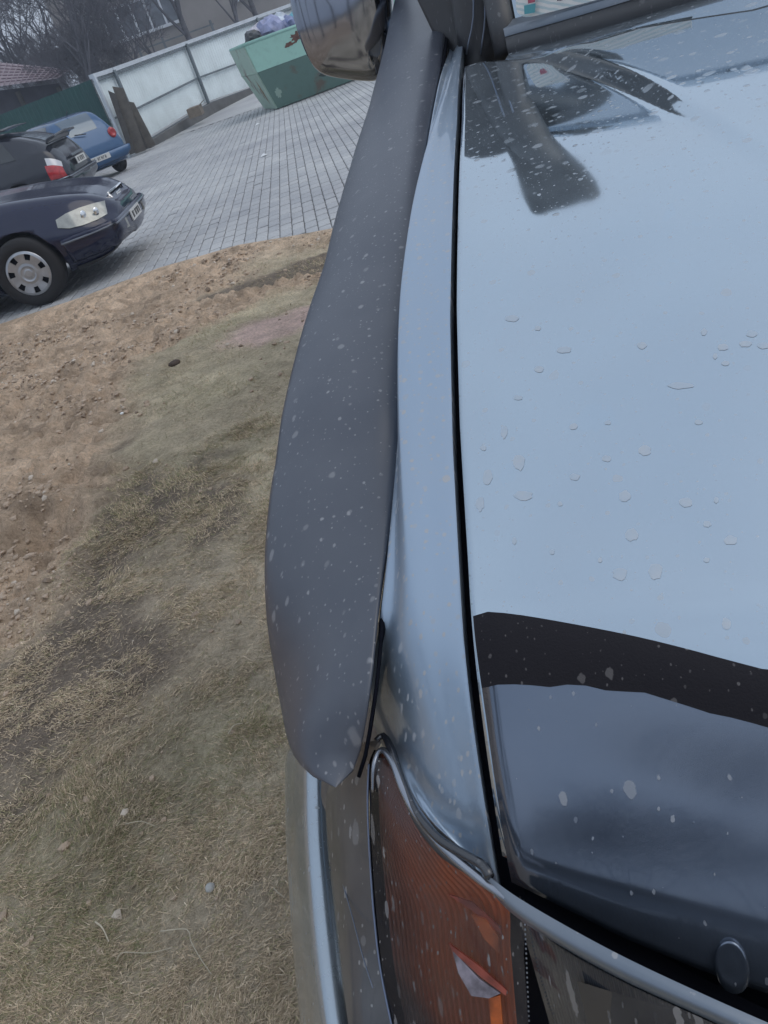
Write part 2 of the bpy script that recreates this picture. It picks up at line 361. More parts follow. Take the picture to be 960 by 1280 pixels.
# keep the bed behind the verge's edge line
me = bed.data
for v in me.vertices:
    e = float(edge_y(v.co.x))
    if v.co.y < e+.3: v.co.y = min(v.co.y, e-.3); v.co.z = -.02
far = sheet('yard_surface', -60, 60, 24.0, 75, 60, 40, lambda X, Y: park_z(X, Y)+.001, M['paver']); far['kind'] = 'structure'
def paver_mesh(lx, ly):
    c = .009; h = .03; a, b = lx/2, ly/2
    V = [(-a, -b, -h), (a, -b, -h), (a, b, -h), (-a, b, -h), (-a, -b, -c*.6), (a, -b, -c*.6), (a, b, -c*.6), (-a, b, -c*.6), (-a+c, -b+c, 0), (a-c, -b+c, 0), (a-c, b-c, 0), (-a+c, b-c, 0)]
    F = [(0, 1, 5, 4), (1, 2, 6, 5), (2, 3, 7, 6), (3, 0, 4, 7), (4, 5, 9, 8), (5, 6, 10, 9), (6, 7, 11, 10), (7, 4, 8, 11), (8, 9, 10, 11)]
    return V, F
PW, PL = .118, .25
pv, pf = paver_mesh(PW-.009, PL-.030)
pme = bpy.data.meshes.new('paver'); pme.from_pydata(pv, [], pf); pme.materials.append(M['paver'])
ang = R(13); ca_, sa_ = math.cos(ang), math.sin(ang)   # courses run away from the verge
cand = []
for i in range(-200, 90):
    for j in range(-20, 120):
        u = i*PW; v = j*PL+(PL/2 if i % 2 else 0)
        x = u*ca_-v*sa_*-1 if False else u*ca_+v*math.sin(-ang)*-1
        x = u*ca_-v*math.sin(ang)*(-1)*(-1); y = u*sa_+v*ca_
        x = u*ca_-v*sa_; y = u*sa_+v*ca_
        e = float(edge_y(x))
        if y < e+.02 or y > 24.0 or x < -20 or x > 4.5: continue
        a = math.atan2(x, y)
        if a > .32 or a < -.95: continue
        cand.append((x, y))
cand = np.array(cand)
# picture size order: nearest ones in view first
dx = cand-0; dist = np.hypot(cand[:, 0], cand[:, 1]); azm = np.arctan2(cand[:, 0], cand[:, 1]); vis = (azm < -.20) & (azm > -.62)
order = np.argsort(dist+np.where(vis, 0, 100)); near = order[:300]; rest = order[300:]
for k in near:
    x, y = cand[k]; o = bpy.data.objects.new('paver', pme); sc.collection.objects.link(o); o.parent = bed
    o.location = (x, y, float(park_z(x, y))+rng.normal(0, .0016)); o.rotation_euler = (rng.normal(0, .006), rng.normal(0, .006), ang+rng.normal(0, .012))
V = []; tone = []; nrm = []
base = np.array(pv); nb = len(base)
Q = cand[rest]; n = len(Q); th = ang+rng.normal(0, .012, n); z = park_z(Q[:, 0], Q[:, 1])+rng.normal(0, .0018, n)
Vx = Q[:, 0][:, None]+base[:, 0]*np.cos(th)[:, None]-base[:, 1]*np.sin(th)[:, None]; Vy = Q[:, 1][:, None]+base[:, 0]*np.sin(th)[:, None]+base[:, 1]*np.cos(th)[:, None]; Vz = z[:, None]+base[:, 2]+rng.normal(0, .004, n)[:, None]*base[:, 0]*8*.2
VV = np.stack([Vx, Vy, Vz], -1).reshape(-1, 3); FF = (np.arange(n)[:, None, None]*nb+np.array(pf)[None]).reshape(-1, 4)
o = mesh('pavers', VV, FF.tolist(), M['paver'], bed, False); o['kind'] = 'stuff'
at = o.data.attributes.new('tone', 'FLOAT', 'FACE'); at.data.foreach_set('value', np.repeat(rng.random(n), len(pf)).astype(np.float32))

# grass: dry and green blades, lying and upright
def grass():
    Nn = 1050000
    a = rng.uniform(-1.2, .55, Nn); r = rng.uniform(.45, 7.6, Nn)
    ex = 480000; a[:ex] = rng.uniform(-1.25, -.30, ex); r[:ex] = rng.uniform(.8, 3.2, ex)
    x = np.sin(a)*r; y = np.cos(a)*r
    s = sand_mask(x, y); g = green_mask(x, y)
    clump = fbm(x*6+2, y*6, 4); c2 = fbm(x*26+4, y*26, 2)
    ok = (y < edge_y(x)-.04) & (rng.random(Nn) < (1-s*.97)*np.clip((clump-.30)*3.0, .10, 1)*np.clip((c2-.2)*2.2, .25, 1)*(1-.85*gravel_mask(x, y)))
    x, y, s, g, r = x[ok], y[ok], s[ok], g[ok], r[ok]; n = len(x)
    z = np.array([gz(p, q) for p, q in zip(x.tolist(), y.tolist())])
    up = rng.random(n); tilt = np.where(up < .30*g+.08, rng.uniform(.4, .9, n), rng.uniform(.0, .16, n))
    ln = rng.uniform(.006, .021, n)*(1+.16*r); ln = np.where(up > .985, ln*2.2, ln); wd = rng.uniform(.00025, .0006, n)*(1+.42*r)
    th = rng.uniform(0, 2*math.pi, n)*.6+6*fbm(x*4, y*4, 2); dx = np.cos(th); dy = np.sin(th); h0 = rng.uniform(.0, .006, n)
    b0 = np.stack([x-dy*wd, y+dx*wd, z+h0], 1); b1 = np.stack([x+dy*wd, y-dx*wd, z+h0], 1)
    tp = np.stack([x+dx*ln*np.cos(tilt), y+dy*ln*np.cos(tilt), z+h0+.001+ln*np.sin(tilt)], 1)
    V = np.stack([b0, b1, tp], 1).reshape(-1, 3).astype(np.float32)
    me = bpy.data.meshes.new('grass'); me.vertices.add(3*n); me.vertices.foreach_set('co', V.ravel()); me.loops.add(3*n); me.loops.foreach_set('vertex_index', np.arange(3*n, dtype=np.int32))
    me.polygons.add(n); me.polygons.foreach_set('loop_start', np.arange(0, 3*n, 3, dtype=np.int32)); me.polygons.foreach_set('loop_total', np.full(n, 3, dtype=np.int32)); me.update(calc_edges=True); me.materials.append(M['blade'])
    o = bpy.data.objects.new('grass', me); sc.collection.objects.link(o); o['kind'] = 'stuff'
    pal = np.array([(.52, .44, .32), (.40, .34, .245), (.27, .225, .165), (.27, .255, .15), (.18, .20, .10), (.62, .56, .44)])
    pr = np.stack([.30-.12*g, .32-.15*g, .20+0*g, .10+.15*g, .03+.26*g, .05-.03*g], 1).clip(0); pr /= pr.sum(1, keepdims=True)
    pal = pal*np.array([1.42, 1.32, 1.25]); ix = (rng.random(n)[:, None] > np.cumsum(pr, 1)).sum(1).clip(0, 5); col = pal[ix]*rng.uniform(.7, 1.15, (n, 1))*(.8+.4*fbm(x*1.7+3, y*1.7, 3))[:, None]
    c4 = np.ones((n, 4)); c4[:, :3] = col; att = me.color_attributes.new('tint', 'FLOAT_COLOR', 'CORNER'); att.data.foreach_set('color', np.repeat(c4, 3, 0).ravel().astype(np.float32))
    return o
def clods():
    """crumbs of soil and small stones scattered on the bare sand, one joined mesh"""
    bm = bmesh.new(); bmesh.ops.create_icosphere(bm, subdivisions=1, radius=1); bv = np.array([v.co[:] for v in bm.verts]); bf = np.array([[v.index for v in f.verts] for f in bm.faces]); bm.free()
    n0 = 60000; a = rng.uniform(-1.1, -.15, n0); r = rng.uniform(1.0, 7.3, n0); x = np.sin(a)*r; y = np.cos(a)*r; sd_ = sand_mask(x, y)
    ok = (y < edge_y(x)-.05) & (rng.random(n0) < (.04+.96*sd_)*np.clip((fbm(x*3+1, y*3, 4)-.44)*6, .04, 1)); x, y, r = x[ok], y[ok], r[ok]; n = len(x)
    z = np.array([gz(p, q) for p, q in zip(x.tolist(), y.tolist())]); rad = .0018+.011*rng.random(n)**4; rad *= (1+.12*r)
    V = bv[None]*rad[:, None, None]*rng.uniform(.6, 1.3, (n, len(bv), 1))*np.array([1, 1, .7]); V = V+np.stack([x, y, z+rad*.2], 1)[:, None]
    F = (np.arange(n)[:, None, None]*len(bv)+bf[None]).reshape(-1, 3); o = mesh('soil_crumbs', V.reshape(-1, 3), F.tolist(), M['blade'], None, False); o['kind'] = 'stuff'
    cl = np.array([(.46, .36, .275), (.36, .28, .21), (.23, .175, .13), (.56, .49, .41)])[rng.choice(4, n, p=[.52, .33, .07, .08])]; c4 = np.ones((n, 4)); c4[:, :3] = cl
    att = o.data.color_attributes.new('tint', 'FLOAT_COLOR', 'CORNER'); att.data.foreach_set('color', np.repeat(c4, 3*len(bf), 0).ravel().astype(np.float32)); return o
mt, t, p = newmat('dry_grass'); a = t.nodes.new('ShaderNodeVertexColor'); a.layer_name = 'tint'; t.links.new(a.outputs[0], p.inputs['Base Color']); p.inputs['Roughness'].default_value = .7; p.inputs['Specular IOR Level'].default_value = .25
M['blade'] = mt
grass()
clods()

# ================================================================== THE OFF-ROAD CAR (near corner)
CARG = Vector((.6, 1.3, .10))
car = empty('off_road_car', CARG, 'silver blue off-road car in the foreground with matt black fender flare and mud splashes', 'car')
def gapx(y): return np.interp(y, [.15, .234, .321, .393, .51, .651, .845, 1.05, 1.336, 1.6], [-.092, -.089, -.087, -.085, -.083, -.078, -.068, -.058, -.05, -.044])
CREST = np.array([(.20, .70), (.186, .80), (.150, .90), (.112, 1.06), (.085, 1.12), (.07, 1.3)])
FOOT = np.array([(.20, .70), (.165, .84), (.098, .95), (.055, 1.03), (.045, 1.12), (.02, 1.3)])
def Hs(x, y):
    x = np.asarray(x, float); y = np.asarray(y, float)
    yy = y+.17*(np.clip(x, -.1, .66)+.05); s = 1.35-yy
    z = 1.295-.08*s-.155*np.maximum(s, 0)**2-3.3*np.maximum(s-.965, 0)**2
    z = z-.02*np.clip(x+.05, 0, .7)
    yc = np.clip(y, .70, 1.3); cx = .2071-.1107*(yc-.7)-.3297*(yc-.7)**2+.15*(yc-.7)**3; fx = .196-.18*(yc-.7)-.55*(yc-.7)**2+.5*(yc-.7)**3
    xm = np.minimum(x, 1.32-x)   # the bulge mirrors about the car's middle
    hb = .012*sm(.66, 1.1, y)
    z = z+hb*sm(0, 1, (xm-fx)/np.maximum(cx-fx, .030))
    return z
def hit(px, py, off=0):
    v = ray(px, py); t = np.linspace(.2, 5, 6000); P = CAM+t[:, None]*v; g = P[:, 2]-Hs(P[:, 0], P[:, 1])-off
    i = np.where((g[:-1] > 0) & (g[1:] <= 0))[0]
    i = i[0]; u = g[i]/(g[i]-g[i+1]); return CAM+(t[i]+u*(t[i+1]-t[i]))*v
LIP = [hit(*p) for p in [(612, 1099), (700, 1146), (790, 1195), (880, 1236), (960, 1268)]]
REAR = [hit(*p) for p in [(600, 77), (680, 68), (740, 52), (800, 34), (860, 24), (940, 12)]]
def lipy(x):
    P = np.array(LIP); s = (P[-1, 1]-P[-2, 1])/(P[-1, 0]-P[-2, 0])
    xx = np.minimum(x, 1.32-x); y = np.interp(xx, P[:, 0], P[:, 1]); ex = np.clip(xx-P[-1, 0], 0, None); return y-.16*ex+.08*ex*ex
def reary(x):
    P = np.array(REAR); xx = np.minimum(x, 1.32-x); y = np.interp(xx, P[:, 0], P[:, 1]); ex = np.clip(xx-P[-1, 0], 0, None); return y-.14*ex+.12*ex*ex
def hood():
    nr, nc = 150, 200; V = []
    c = np.concatenate([np.linspace(0, .45, 130), np.linspace(.455, 1, nc-130)])
    for i in range(nr):
        a = i/(nr-1); a = a**1.25
        for cc in c:
            # x runs from this gap to the mirrored one
            x = -.06+cc*1.44
            y = lipy(x)+(reary(x)-lipy(x))*a
            x0 = gapx(y)+.004; x = x0+cc*(1.32-2*x0)
            yl = lipy(x)+.012; y = yl+(reary(x)-yl)*a; V.append((x, y, float(Hs(x, y))))
    # folded edge along the gap and lip
    o = mesh('hood', V, grid_faces(nr, nc), M['paint'], car, True, world=True); solid(o, .009); return o
HOOD = hood()
def face_up(o):
    me = o.data; me.update()
    if sum(p.normal.z for p in me.polygons) < 0: me.flip_normals()
    return o
face_up(HOOD)
# black gap lining under the seam
G = [(gapx(y)-.001, y, float(Hs(gapx(y), y))-.010) for y in np.linspace(.245, 1.34, 30)]
loft('hood_seam', [[(g[0]-.012, g[1], g[2]-.010), (g[0], g[1], g[2]-.013), (g[0]+.012, g[1], g[2]-.010)] for g in G], M['gap'], car)
xs_ = np.linspace(-.085, 1.3, 60)
loft('lip_gap', [[(x, float(lipy(x))+.020, float(Hs(x, lipy(x)))-.012) for x in xs_], [(x, float(lipy(x))-.004, float(Hs(x, lipy(x)))-.016) for x in xs_], [(x, float(lipy(x))-.012, float(Hs(x, lipy(x)))-.05) for x in xs_]], M['gap'], car, nc=60)
# ---- fender
FL_IN = [(560, 0), (556, 40), (550, 80), (545, 110), (538, 150), (531, 200), (522, 270), (517, 340), (512, 400), (505, 470), (500, 520), (497, 580), (488, 650), (480, 710), (472, 770), (465, 840), (458, 890), (449, 940), (438, 970), (425, 985)]
FL_OUT = [(493, 0), (480, 60), (462, 130), (440, 200), (420, 270), (405, 330), (385, 390), (368, 450), (352, 520), (345, 570), (337, 620), (331, 680), (331, 740), (335, 790), (345, 850), (352, 890), (358, 920), (368, 946), (388, 968), (414, 984)]
def inner(px, py):
    P = wall(px, py, -.17, .2, -.09, 1.35)
    k = max(0, (py-800)/186.)**2
    if k > 0:
        xt = P[0]-.030*k; v = ray(px, py); P = CAM+v*(xt/v[0])
    return P
def outer(px, py):
    P = wall(px, py, -.30, .2, -.22, 1.35)
    k = max(0, (py-800)/186.)**2.5
    if k > 0:
        xt = P[0]+.085*k; v = ray(px, py); P = CAM+v*(xt/v[0])
    return P
INN = polycurve([inner(*p) for p in FL_IN], 90); OUT = polycurve([outer(*p) for p in FL_OUT], 90)
# rear continuation of the flare over the wheel
def flare():
    rows = []
    nI = len(INN)
    back = []
    for k, (yy, zz) in enumerate([(2.25, .86), (2.18, 1.02), (2.06, 1.18), (1.92, 1.30), (1.80, 1.355)]):
        back.append((np.array([-.055, yy-.05, zz+.01]), np.array([-.175, yy+.02, zz])))
    pairs = back+[(INN[i], OUT[i]) for i in range(nI-1)]
    for I, O in pairs:
        d = O-I; L = np.linalg.norm(d)
        n = np.array([0.0, -.25, 1.0]); n -= d*np.dot(n, d)/(L*L); n /= np.linalg.norm(n)
        b = min(.014, L*.16)
        dn = np.array([0, 0, -1.0])
        o_ = d/L
        fy = float(np.clip((O[1]-.36)/.30, .10, 1)); kk = min(1, L/.07)**1.5*max(.25, fy); row = [I+dn*.016*kk+o_*.006*kk, I+dn*.008*kk, I+dn*.002*kk+n*.001*kk, I+o_*.004*kk+n*.003*kk]
        for u in (.12, .25, .4, .55, .7, .82, .92): row.append(I+d*u+n*b*(4*u*(1-u))**.8+n*.003*(1-u)*kk)
        k = min(1, L/.09)**1.5*fy
        row += [O, O+dn*.012*k-o_*.001*k, O+dn*.03*k-o_*.004*k, O+dn*.055*k-o_*.014*k, O+dn*.060*k-o_*.03*k, O+dn*.05*k-o_*.045*k]
        rows.append(row)
    tipc = (INN[-1]+OUT[-1])/2; last = np.array(rows[-1]); cc_ = last[4:12].mean(0)
    rows.append([tipc+(p_-tipc)*.02 for p_ in last])
    tube('gasket_crevice_shade', [p_+np.array([.0018, -.0005, -.007]) for p_ in INN[6:89]], [.0032]*76+[.0015]*7, M['gap'], car, 8)  # gasket by the tip; further up a black strip painting the crevice shade
    return loft('fender_flare', rows, M['flare'], car, nc=44)
flare()
loft('fender_corner', [[atz(*q) for q in r_] for r_ in ([(476, 775, .93), (470, 850, .92), (466, 900, .92), (477, 928, .93)], [(462, 790, .91), (450, 880, .90), (446, 935, .90), (465, 955, .925)], [(440, 820, .89), (425, 920, .885), (420, 975, .88), (461, 1000, .925)], [(420, 850, .85), (405, 950, .855), (405, 1010, .855), (459, 1060, .905)])], M['lower'], car, nc=24, nr=20)
def fender():
    rows = []
    ys = np.concatenate([np.linspace(1.66, 1.36, 6), np.linspace(1.34, .36, 70)])
    for y in ys:
        gx = float(gapx(y))-.0035; A = np.array([gx, y, float(Hs(gx, min(y, 1.345)))-.001+max(0, y-1.345)*.07])
        i = np.argmin(abs(INN[:, 1]-y)); I = INN[i]
        w_ = gx-I[0]
        bf = float(np.interp(y, [.36, .40, .5, .62, .7, .85, 1.0, 1.15, 1.3], [.42, .50, .66, .82, .90, .88, .74, .5, .3])); rw = w_*(1-bf)
        B = np.array([gx-w_*bf*.9, y, A[2]-.0012]); ez = min(I[2]-.012, A[2]-.004-.7*rw); bz = A[2]-.0012; Cc = np.array([gx-w_*bf-.12*rw, y, bz+(ez-bz)*.08]); Dd = np.array([gx-w_*bf-.5*rw, y, bz+(ez-bz)*.45]); E_ = np.array([I[0]+.0005, y, ez]); Fq = np.array([I[0]-.004, y, I[2]-.18])
        rows.append([A-np.array([0, 0, .016]), A-np.array([-.0005, 0, .002]), A+np.array([-.002, 0, 0]), A+(B-A)*.5, B, Cc, Dd, E_, Fq])
    # nose of the fender, bounded in front by the lamp
    nose = [((452, 888), .935), ((462, 905), .945), ((478, 924), .955), ((490, 948), .960), ((503, 980), .964), ((520, 1012), .968), ((545, 1042), .972), ((575, 1060), .970), ((600, 1069), .970)]
    NB = polycurve([atz(*p, z) for p, z in nose], 22)
    gys = np.linspace(.355, .245, 22)
    for k, y in enumerate(gys[:-1]):
        gx = float(gapx(y))-.0035; A = np.array([gx, y, float(Hs(gx, y))-.001-.012*((.355-y)/.11)**2])
        Lp = NB[k]; q = k/21.
        dz = Lp[2]-A[2]
        def Kp(f, g): P_ = A+(Lp-A)*f; P_[2] = A[2]+dz*g; return P_
        B = Kp(.36, .05); Cc = Kp(.58, .24); Dd = Kp(.80, .60)
        rows.append([A-np.array([0, 0, .016]), A-np.array([-.0005, 0, .002]), A+np.array([-.002, 0, 0]), A+(B-A)*.5, B, Cc, Dd, Lp, Lp-np.array([-.002, -.004, .02+.12*(1-q)])])
    def keys(P, n):
        P = np.array(P, float); Q = np.vstack([2*P[0]-P[1], P, 2*P[-1]-P[-2]]); out = []
        for u in np.linspace(0, len(P)-1-1e-6, n):
            i = int(u)+1; t = u-int(u); a, b, c, d = Q[i-1], Q[i], Q[i+1], Q[i+2]
            out.append(.5*((2*b)+(-a+c)*t+(2*a-5*b+4*c-d)*t*t+(-a+3*b-3*c+d)*t**3))
        return np.array(out)
    A = np.array([keys(r_, 41) for r_ in rows])
    for _ in range(14): A[1:-1, 8:] = .25*A[:-2, 8:]+.5*A[1:-1, 8:]+.25*A[2:, 8:]
    return face_up(mesh('fender', A.reshape(-1, 3), grid_faces(*A.shape[:2]), M['fenderpaint'], car, True, world=True))
fender()
NOSE = [atz(*p, .99) for p in [(478, 922), (490, 948), (503, 980), (520, 1012), (545, 1042), (575, 1060), (603, 1070)]]
# rubber seal round the lamp opening
tube('lamp_seal', [atz(*p, .985) for p in [(470, 926), (478, 919), (486, 930), (500, 968), (520, 1014), (548, 1048), (580, 1068), (604, 1082), (612, 1096)]], [.002, .0032, .0022, .0022, .0026, .003, .003], M['blackgloss'], car, 8, samples=40)
tube('lamp_seal', [atz(*p, .972) for p in [(500, 985), (522, 1026), (550, 1062), (582, 1086), (606, 1098)]], [.001, .0028, .003, .002], M['black'], car, 8, samples=30)
# ---- smoked hood deflector
def deflector():
    top = polycurve([hit(*p, .010) for p in [(599, 771), (640, 774), (700, 784), (800, 805), (900, 832), (960, 848)]], 40)
    xs = np.linspace(float(top[0, 0]), .62, 70); P = top
    def topy(x): 
        y = np.interp(x, P[:, 0], P[:, 1]); return y-.20*np.clip(x-P[-1, 0], 0, None)+.13*np.clip(x-P[-1, 0], 0, None)**2
    rows = []; nrr = 44
    for i in range(nrr):
        a = i/(nrr-1); row = []
        for x0 in xs:
            y1 = float(topy(x0)); y0 = float(lipy(x0))+.006; y = y1+(y0-y1)*a
            gx = float(gapx(y))+.0065; f = max(0, 1-(x0-xs[0])/.05); x = x0*(1-f)+max(gx, x0-.03)*f if False else x0+(gx-xs[0])*max(0, 1-(x0-xs[0])/.12)
            off = .0095*(1-sm(.0, .5, a))+.0055
            off -= .004*sm(.93, 1, a)
            c = min(1, (x0-xs[0])/.004); off *= .7+.3*math.sin(c*math.pi/2)
            row.append((x, y, float(Hs(x, y))+off))
        rows.append(row)
    A = np.array(rows); o = mesh('hood_deflector', A.reshape(-1, 3), grid_faces(*A.shape[:2]), M['smoke'], car, True, world=True); face_up(o); solid(o, .0035)
    # dark reflection along the top edge, painted as a black band with splashes
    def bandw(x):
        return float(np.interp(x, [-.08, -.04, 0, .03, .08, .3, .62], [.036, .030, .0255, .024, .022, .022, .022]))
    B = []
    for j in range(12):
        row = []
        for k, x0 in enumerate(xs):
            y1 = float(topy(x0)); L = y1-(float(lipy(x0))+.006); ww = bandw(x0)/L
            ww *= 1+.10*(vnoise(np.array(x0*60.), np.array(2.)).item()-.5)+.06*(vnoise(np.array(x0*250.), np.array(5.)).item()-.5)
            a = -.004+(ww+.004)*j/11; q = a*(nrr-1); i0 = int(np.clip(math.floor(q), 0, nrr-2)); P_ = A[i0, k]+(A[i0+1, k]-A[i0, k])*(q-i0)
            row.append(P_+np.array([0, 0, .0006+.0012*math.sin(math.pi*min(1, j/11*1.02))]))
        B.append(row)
    B = np.array(B); b = mesh('reflection_band', B.reshape(-1, 3), grid_faces(*B.shape[:2]), M['dark_reflection'], o, True, world=True)
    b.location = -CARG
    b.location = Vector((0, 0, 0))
    # fastener button
    c = hit(915, 1209, .006)
    V = [(c[0], c[1], c[2]+.0035)]; F = []; e = 1e-3
    nx_ = -(Hs(c[0]+e, c[1])-Hs(c[0]-e, c[1]))/2/e; ny_ = -(Hs(c[0], c[1]+e)-Hs(c[0], c[1]-e))/2/e
    prof = [(.003, .0034), (.0060, .0030), (.0068, .0036), (.0078, .0030), (.0084, .0016), (.0088, -.001)]
    for r_, h in prof:
        for k in range(28):
            a = k/28*2*math.pi; x = c[0]+r_*math.cos(a); y = c[1]+r_*math.sin(a)*.9; V.append((x, y, c[2]-nx_*(x-c[0])-ny_*(y-c[1])+h))
    for k in range(28): F.append((0, 1+k, 1+(k+1) % 28))
    for j in range(len(prof)-1):
        for k in range(28): F.append((1+j*28+k, 1+(j+1)*28+k, 1+(j+1)*28+(k+1) % 28, 1+j*28+(k+1) % 28))
    f = mesh('fastener', V, F, M['smoke'], o, True)
    return o
deflector()
# ---- lamp cluster: top trim, indicator, headlamp
def zrow(pts): return [atz(px, py, z) for px, py, z in pts]
loft('lamp_trim', [
    zrow([(600, 1086, .985), (640, 1117, .981), (700, 1153, .977), (780, 1196, .973), (880, 1243, .968), (1000, 1296, .962)]),
    zrow([(602, 1092, .983), (640, 1124, .980), (700, 1161, .977), (780, 1204, .973), (880, 1251, .968), (1000, 1304, .962)]),
    zrow([(606, 1103, .979), (640, 1136, .977), (700, 1175, .974), (780, 1218, .970), (880, 1263, .966), (1000, 1318, .960)]),
    zrow([(608, 1108, .970), (640, 1142, .968), (700, 1182, .965), (780, 1226, .961), (880, 1272, .957), (1000, 1328, .950)])], M['trim'], car, nc=60, nr=10)
fr = polycurve(zrow([(466, 990, .965), (467, 960, .978), (472, 942, .982), (480, 938, .985), (492, 955, .985), (506, 990, .984), (526, 1024, .983), (556, 1060, .982), (592, 1092, .980), (626, 1118, .978), (656, 1140, .975)]), 70)
lamp = tube('lamp_bezel', fr, [.0012, .0022, .003, .0034, .0034, .003, .002], M['chrome'], car, 10)
Lc = [(470, 944, .978), (464, 965, .968), (463, 1000, .950), (464, 1050, .925), (467, 1100, .900), (471, 1150, .878), (479, 1220, .848), (489, 1270, .825), (503, 1340, .80)]
Rc = [(482, 946, .979), (499, 982, .977), (522, 1024, .974), (556, 1066, .972), (596, 1100, .969), (650, 1142, .965), (655, 1200, .938), (659, 1260, .912), (664, 1335, .885)]
def amber_mat():
    mt, t, p = newmat('amber_reflector'); g = geopos(t); f = noise(t, g, 11, 2)
    sx_ = t.nodes.new('ShaderNodeSeparateXYZ'); t.links.new(g, sx_.inputs[0]); fx_ = ramp(t, math_(t, 'ADD', math_(t, 'MULTIPLY', sx_.outputs[0], 6.0), 1.3), .05, .75); f = math_(t, 'ADD', math_(t, 'MULTIPLY', f, .55), math_(t, 'MULTIPLY', fx_, .45)); c = ramp(t, f, .30, .72, (.040, .018, .015, 1), (.46, .095, .016, 1)); t.links.new(c, p.inputs['Base Color']); p.inputs['Roughness'].default_value = .35; p.inputs['Metallic'].default_value = .3; p.inputs['Coat Weight'].default_value = .3
    return mt
M['amber'] = amber_mat()
def lens_mat(name, col, alpha):
    mt, t, p = newmat(name); g = geopos(t); a = math_(t, 'MAXIMUM', math_(t, 'MAXIMUM', spots(t, g, .009, .0024, .7, stretch=(1, .5, 1)), spots(t, g, .0045, .0008, .7)), spots(t, g, .02, .0042, .4, stretch=(1, .45, 1)))
    film = math_(t, 'MULTIPLY', ramp(t, noise(t, g, 20, 4), .3, .75), .16)
    fac = math_(t, 'ADD', math_(t, 'MULTIPLY', a, .7), film, True)
    t.links.new(mixc(t, fac, (*col, 1), (.36, .355, .36, 1)), p.inputs['Base Color']); p.inputs['Roughness'].default_value = .08; p.inputs['Specular IOR Level'].default_value = .6
    t.links.new(math_(t, 'ADD', fac, alpha, True), p.inputs['Alpha']); bump(t, p, noise(t, g, 60, 3), .15, .001); return mt
M['lens'] = lens_mat('clear_lamp_lens', (.06, .055, .06), .26); M['lens_dark'] = lens_mat('headlamp_lens', (.022, .028, .040), .66)
ind = loft('indicator_lamp', [[atz(*l), (atz(*l)+atz(*r_))/2+np.array([-.003, -.004, .003]), atz(*r_)] for l, r_ in zip(Lc, Rc)], M['lens'], car, nc=30, nr=60)
# ribbed amber body behind the lens
A = np.array([polycurve([atz(*l), (atz(*l)+atz(*r_))/2+np.array([-.003, -.004, .003]), atz(*r_)], 240) for l, r_ in zip(Lc, Rc)])
A = np.array([polycurve(A[:, j], 50) for j in range(240)]).transpose(1, 0, 2)
A[..., 1] += .010; A[..., 2] -= .004; A[..., 0] += .003
A[:, :, 1] += .0014*np.abs(np.sin(np.arange(240)/240*math.pi*26))[None, :]; A = A[:, 8:215]
mesh('reflector_body', A.reshape(-1, 3), grid_faces(A.shape[0], A.shape[1]), M['amber'], ind, True)
# pale bulb shroud and orange fins seen through the lens
for q, mt_ in (([(566, 1186), (600, 1222), (626, 1240), (612, 1246), (590, 1243), (574, 1215)], simple('pale_bulb_shroud', (.19, .17, .20), .5, var=.6, vs=120)),
               ([(562, 1178), (600, 1206), (634, 1236), (633, 1243), (600, 1218), (566, 1187)], simple('pink_fin', (.24, .055, .035), .35, var=.4, vs=90)),
               ([(590, 1142), (608, 1148), (624, 1170), (624, 1190), (606, 1172)], simple('orange_fin', (.38, .085, .015), .35, var=.5, vs=90)),
               ([(612, 1246), (626, 1242), (630, 1290), (616, 1300)], bpy.data.materials.get('orange_fin')),
               ([(560, 1118), (590, 1138), (628, 1170), (625, 1160), (590, 1128)], bpy.data.materials.get('pink_fin'))):
    P = [atz(px, py, .955-(py-1120)*.00032) for px, py in q]
    P = [p_+ray(*xy)*.004 for p_, xy in zip(P, q)]
    o = mesh('lamp_fin', P, [tuple(range(len(P)))], mt_, ind, False); solid(o, .002)
# headlamp glass to the right, with fine vertical flutes
hl = []
for k in range(10):
    f = k/9; hl.append([atz(px, py, z)+np.array([0, -.028*f, -.13*f]) for px, py, z in [(648, 1142, .966), (700, 1184, .965), (780, 1228, .961), (880, 1274, .957), (1000, 1330, .950), (1300, 1460, .93)]])
h = loft('headlamp', hl, M['lens_dark'], car, nc=60)
A = np.array([polycurve(r_, 400) for r_ in hl]); A = np.array([polycurve(A[:, j], 12) for j in range(400)]).transpose(1, 0, 2)
A[..., 1] += .012; A[..., 2] -= .004; A[:, :, 1] += (.0008*np.sin(np.arange(400)*math.pi/2.5))[None, :]
mesh('fluted_glass', A.reshape(-1, 3), grid_faces(12, 400), simple('fluted_grey', (.028, .038, .052), .4, .1, var=.3, vs=40), h, True)
bk = [[np.array(p_)+np.array([0, .045, -.03-.02*k]) for p_ in ([atz(*Lc[1])]+[atz(*q_) for q_ in ((560, 1075, .965), (652, 1143, .965), (780, 1226, .955), (1000, 1330, .945))])] for k in range(2)]
bk.append([p_+np.array([-.01, -.05, -.16]) for p_ in bk[1]]); bk.append([p_+np.array([-.01, -.10, -.12]) for p_ in bk[2]])
loft('lamp_housing', bk, M['gap'], car, nc=20, nr=10)
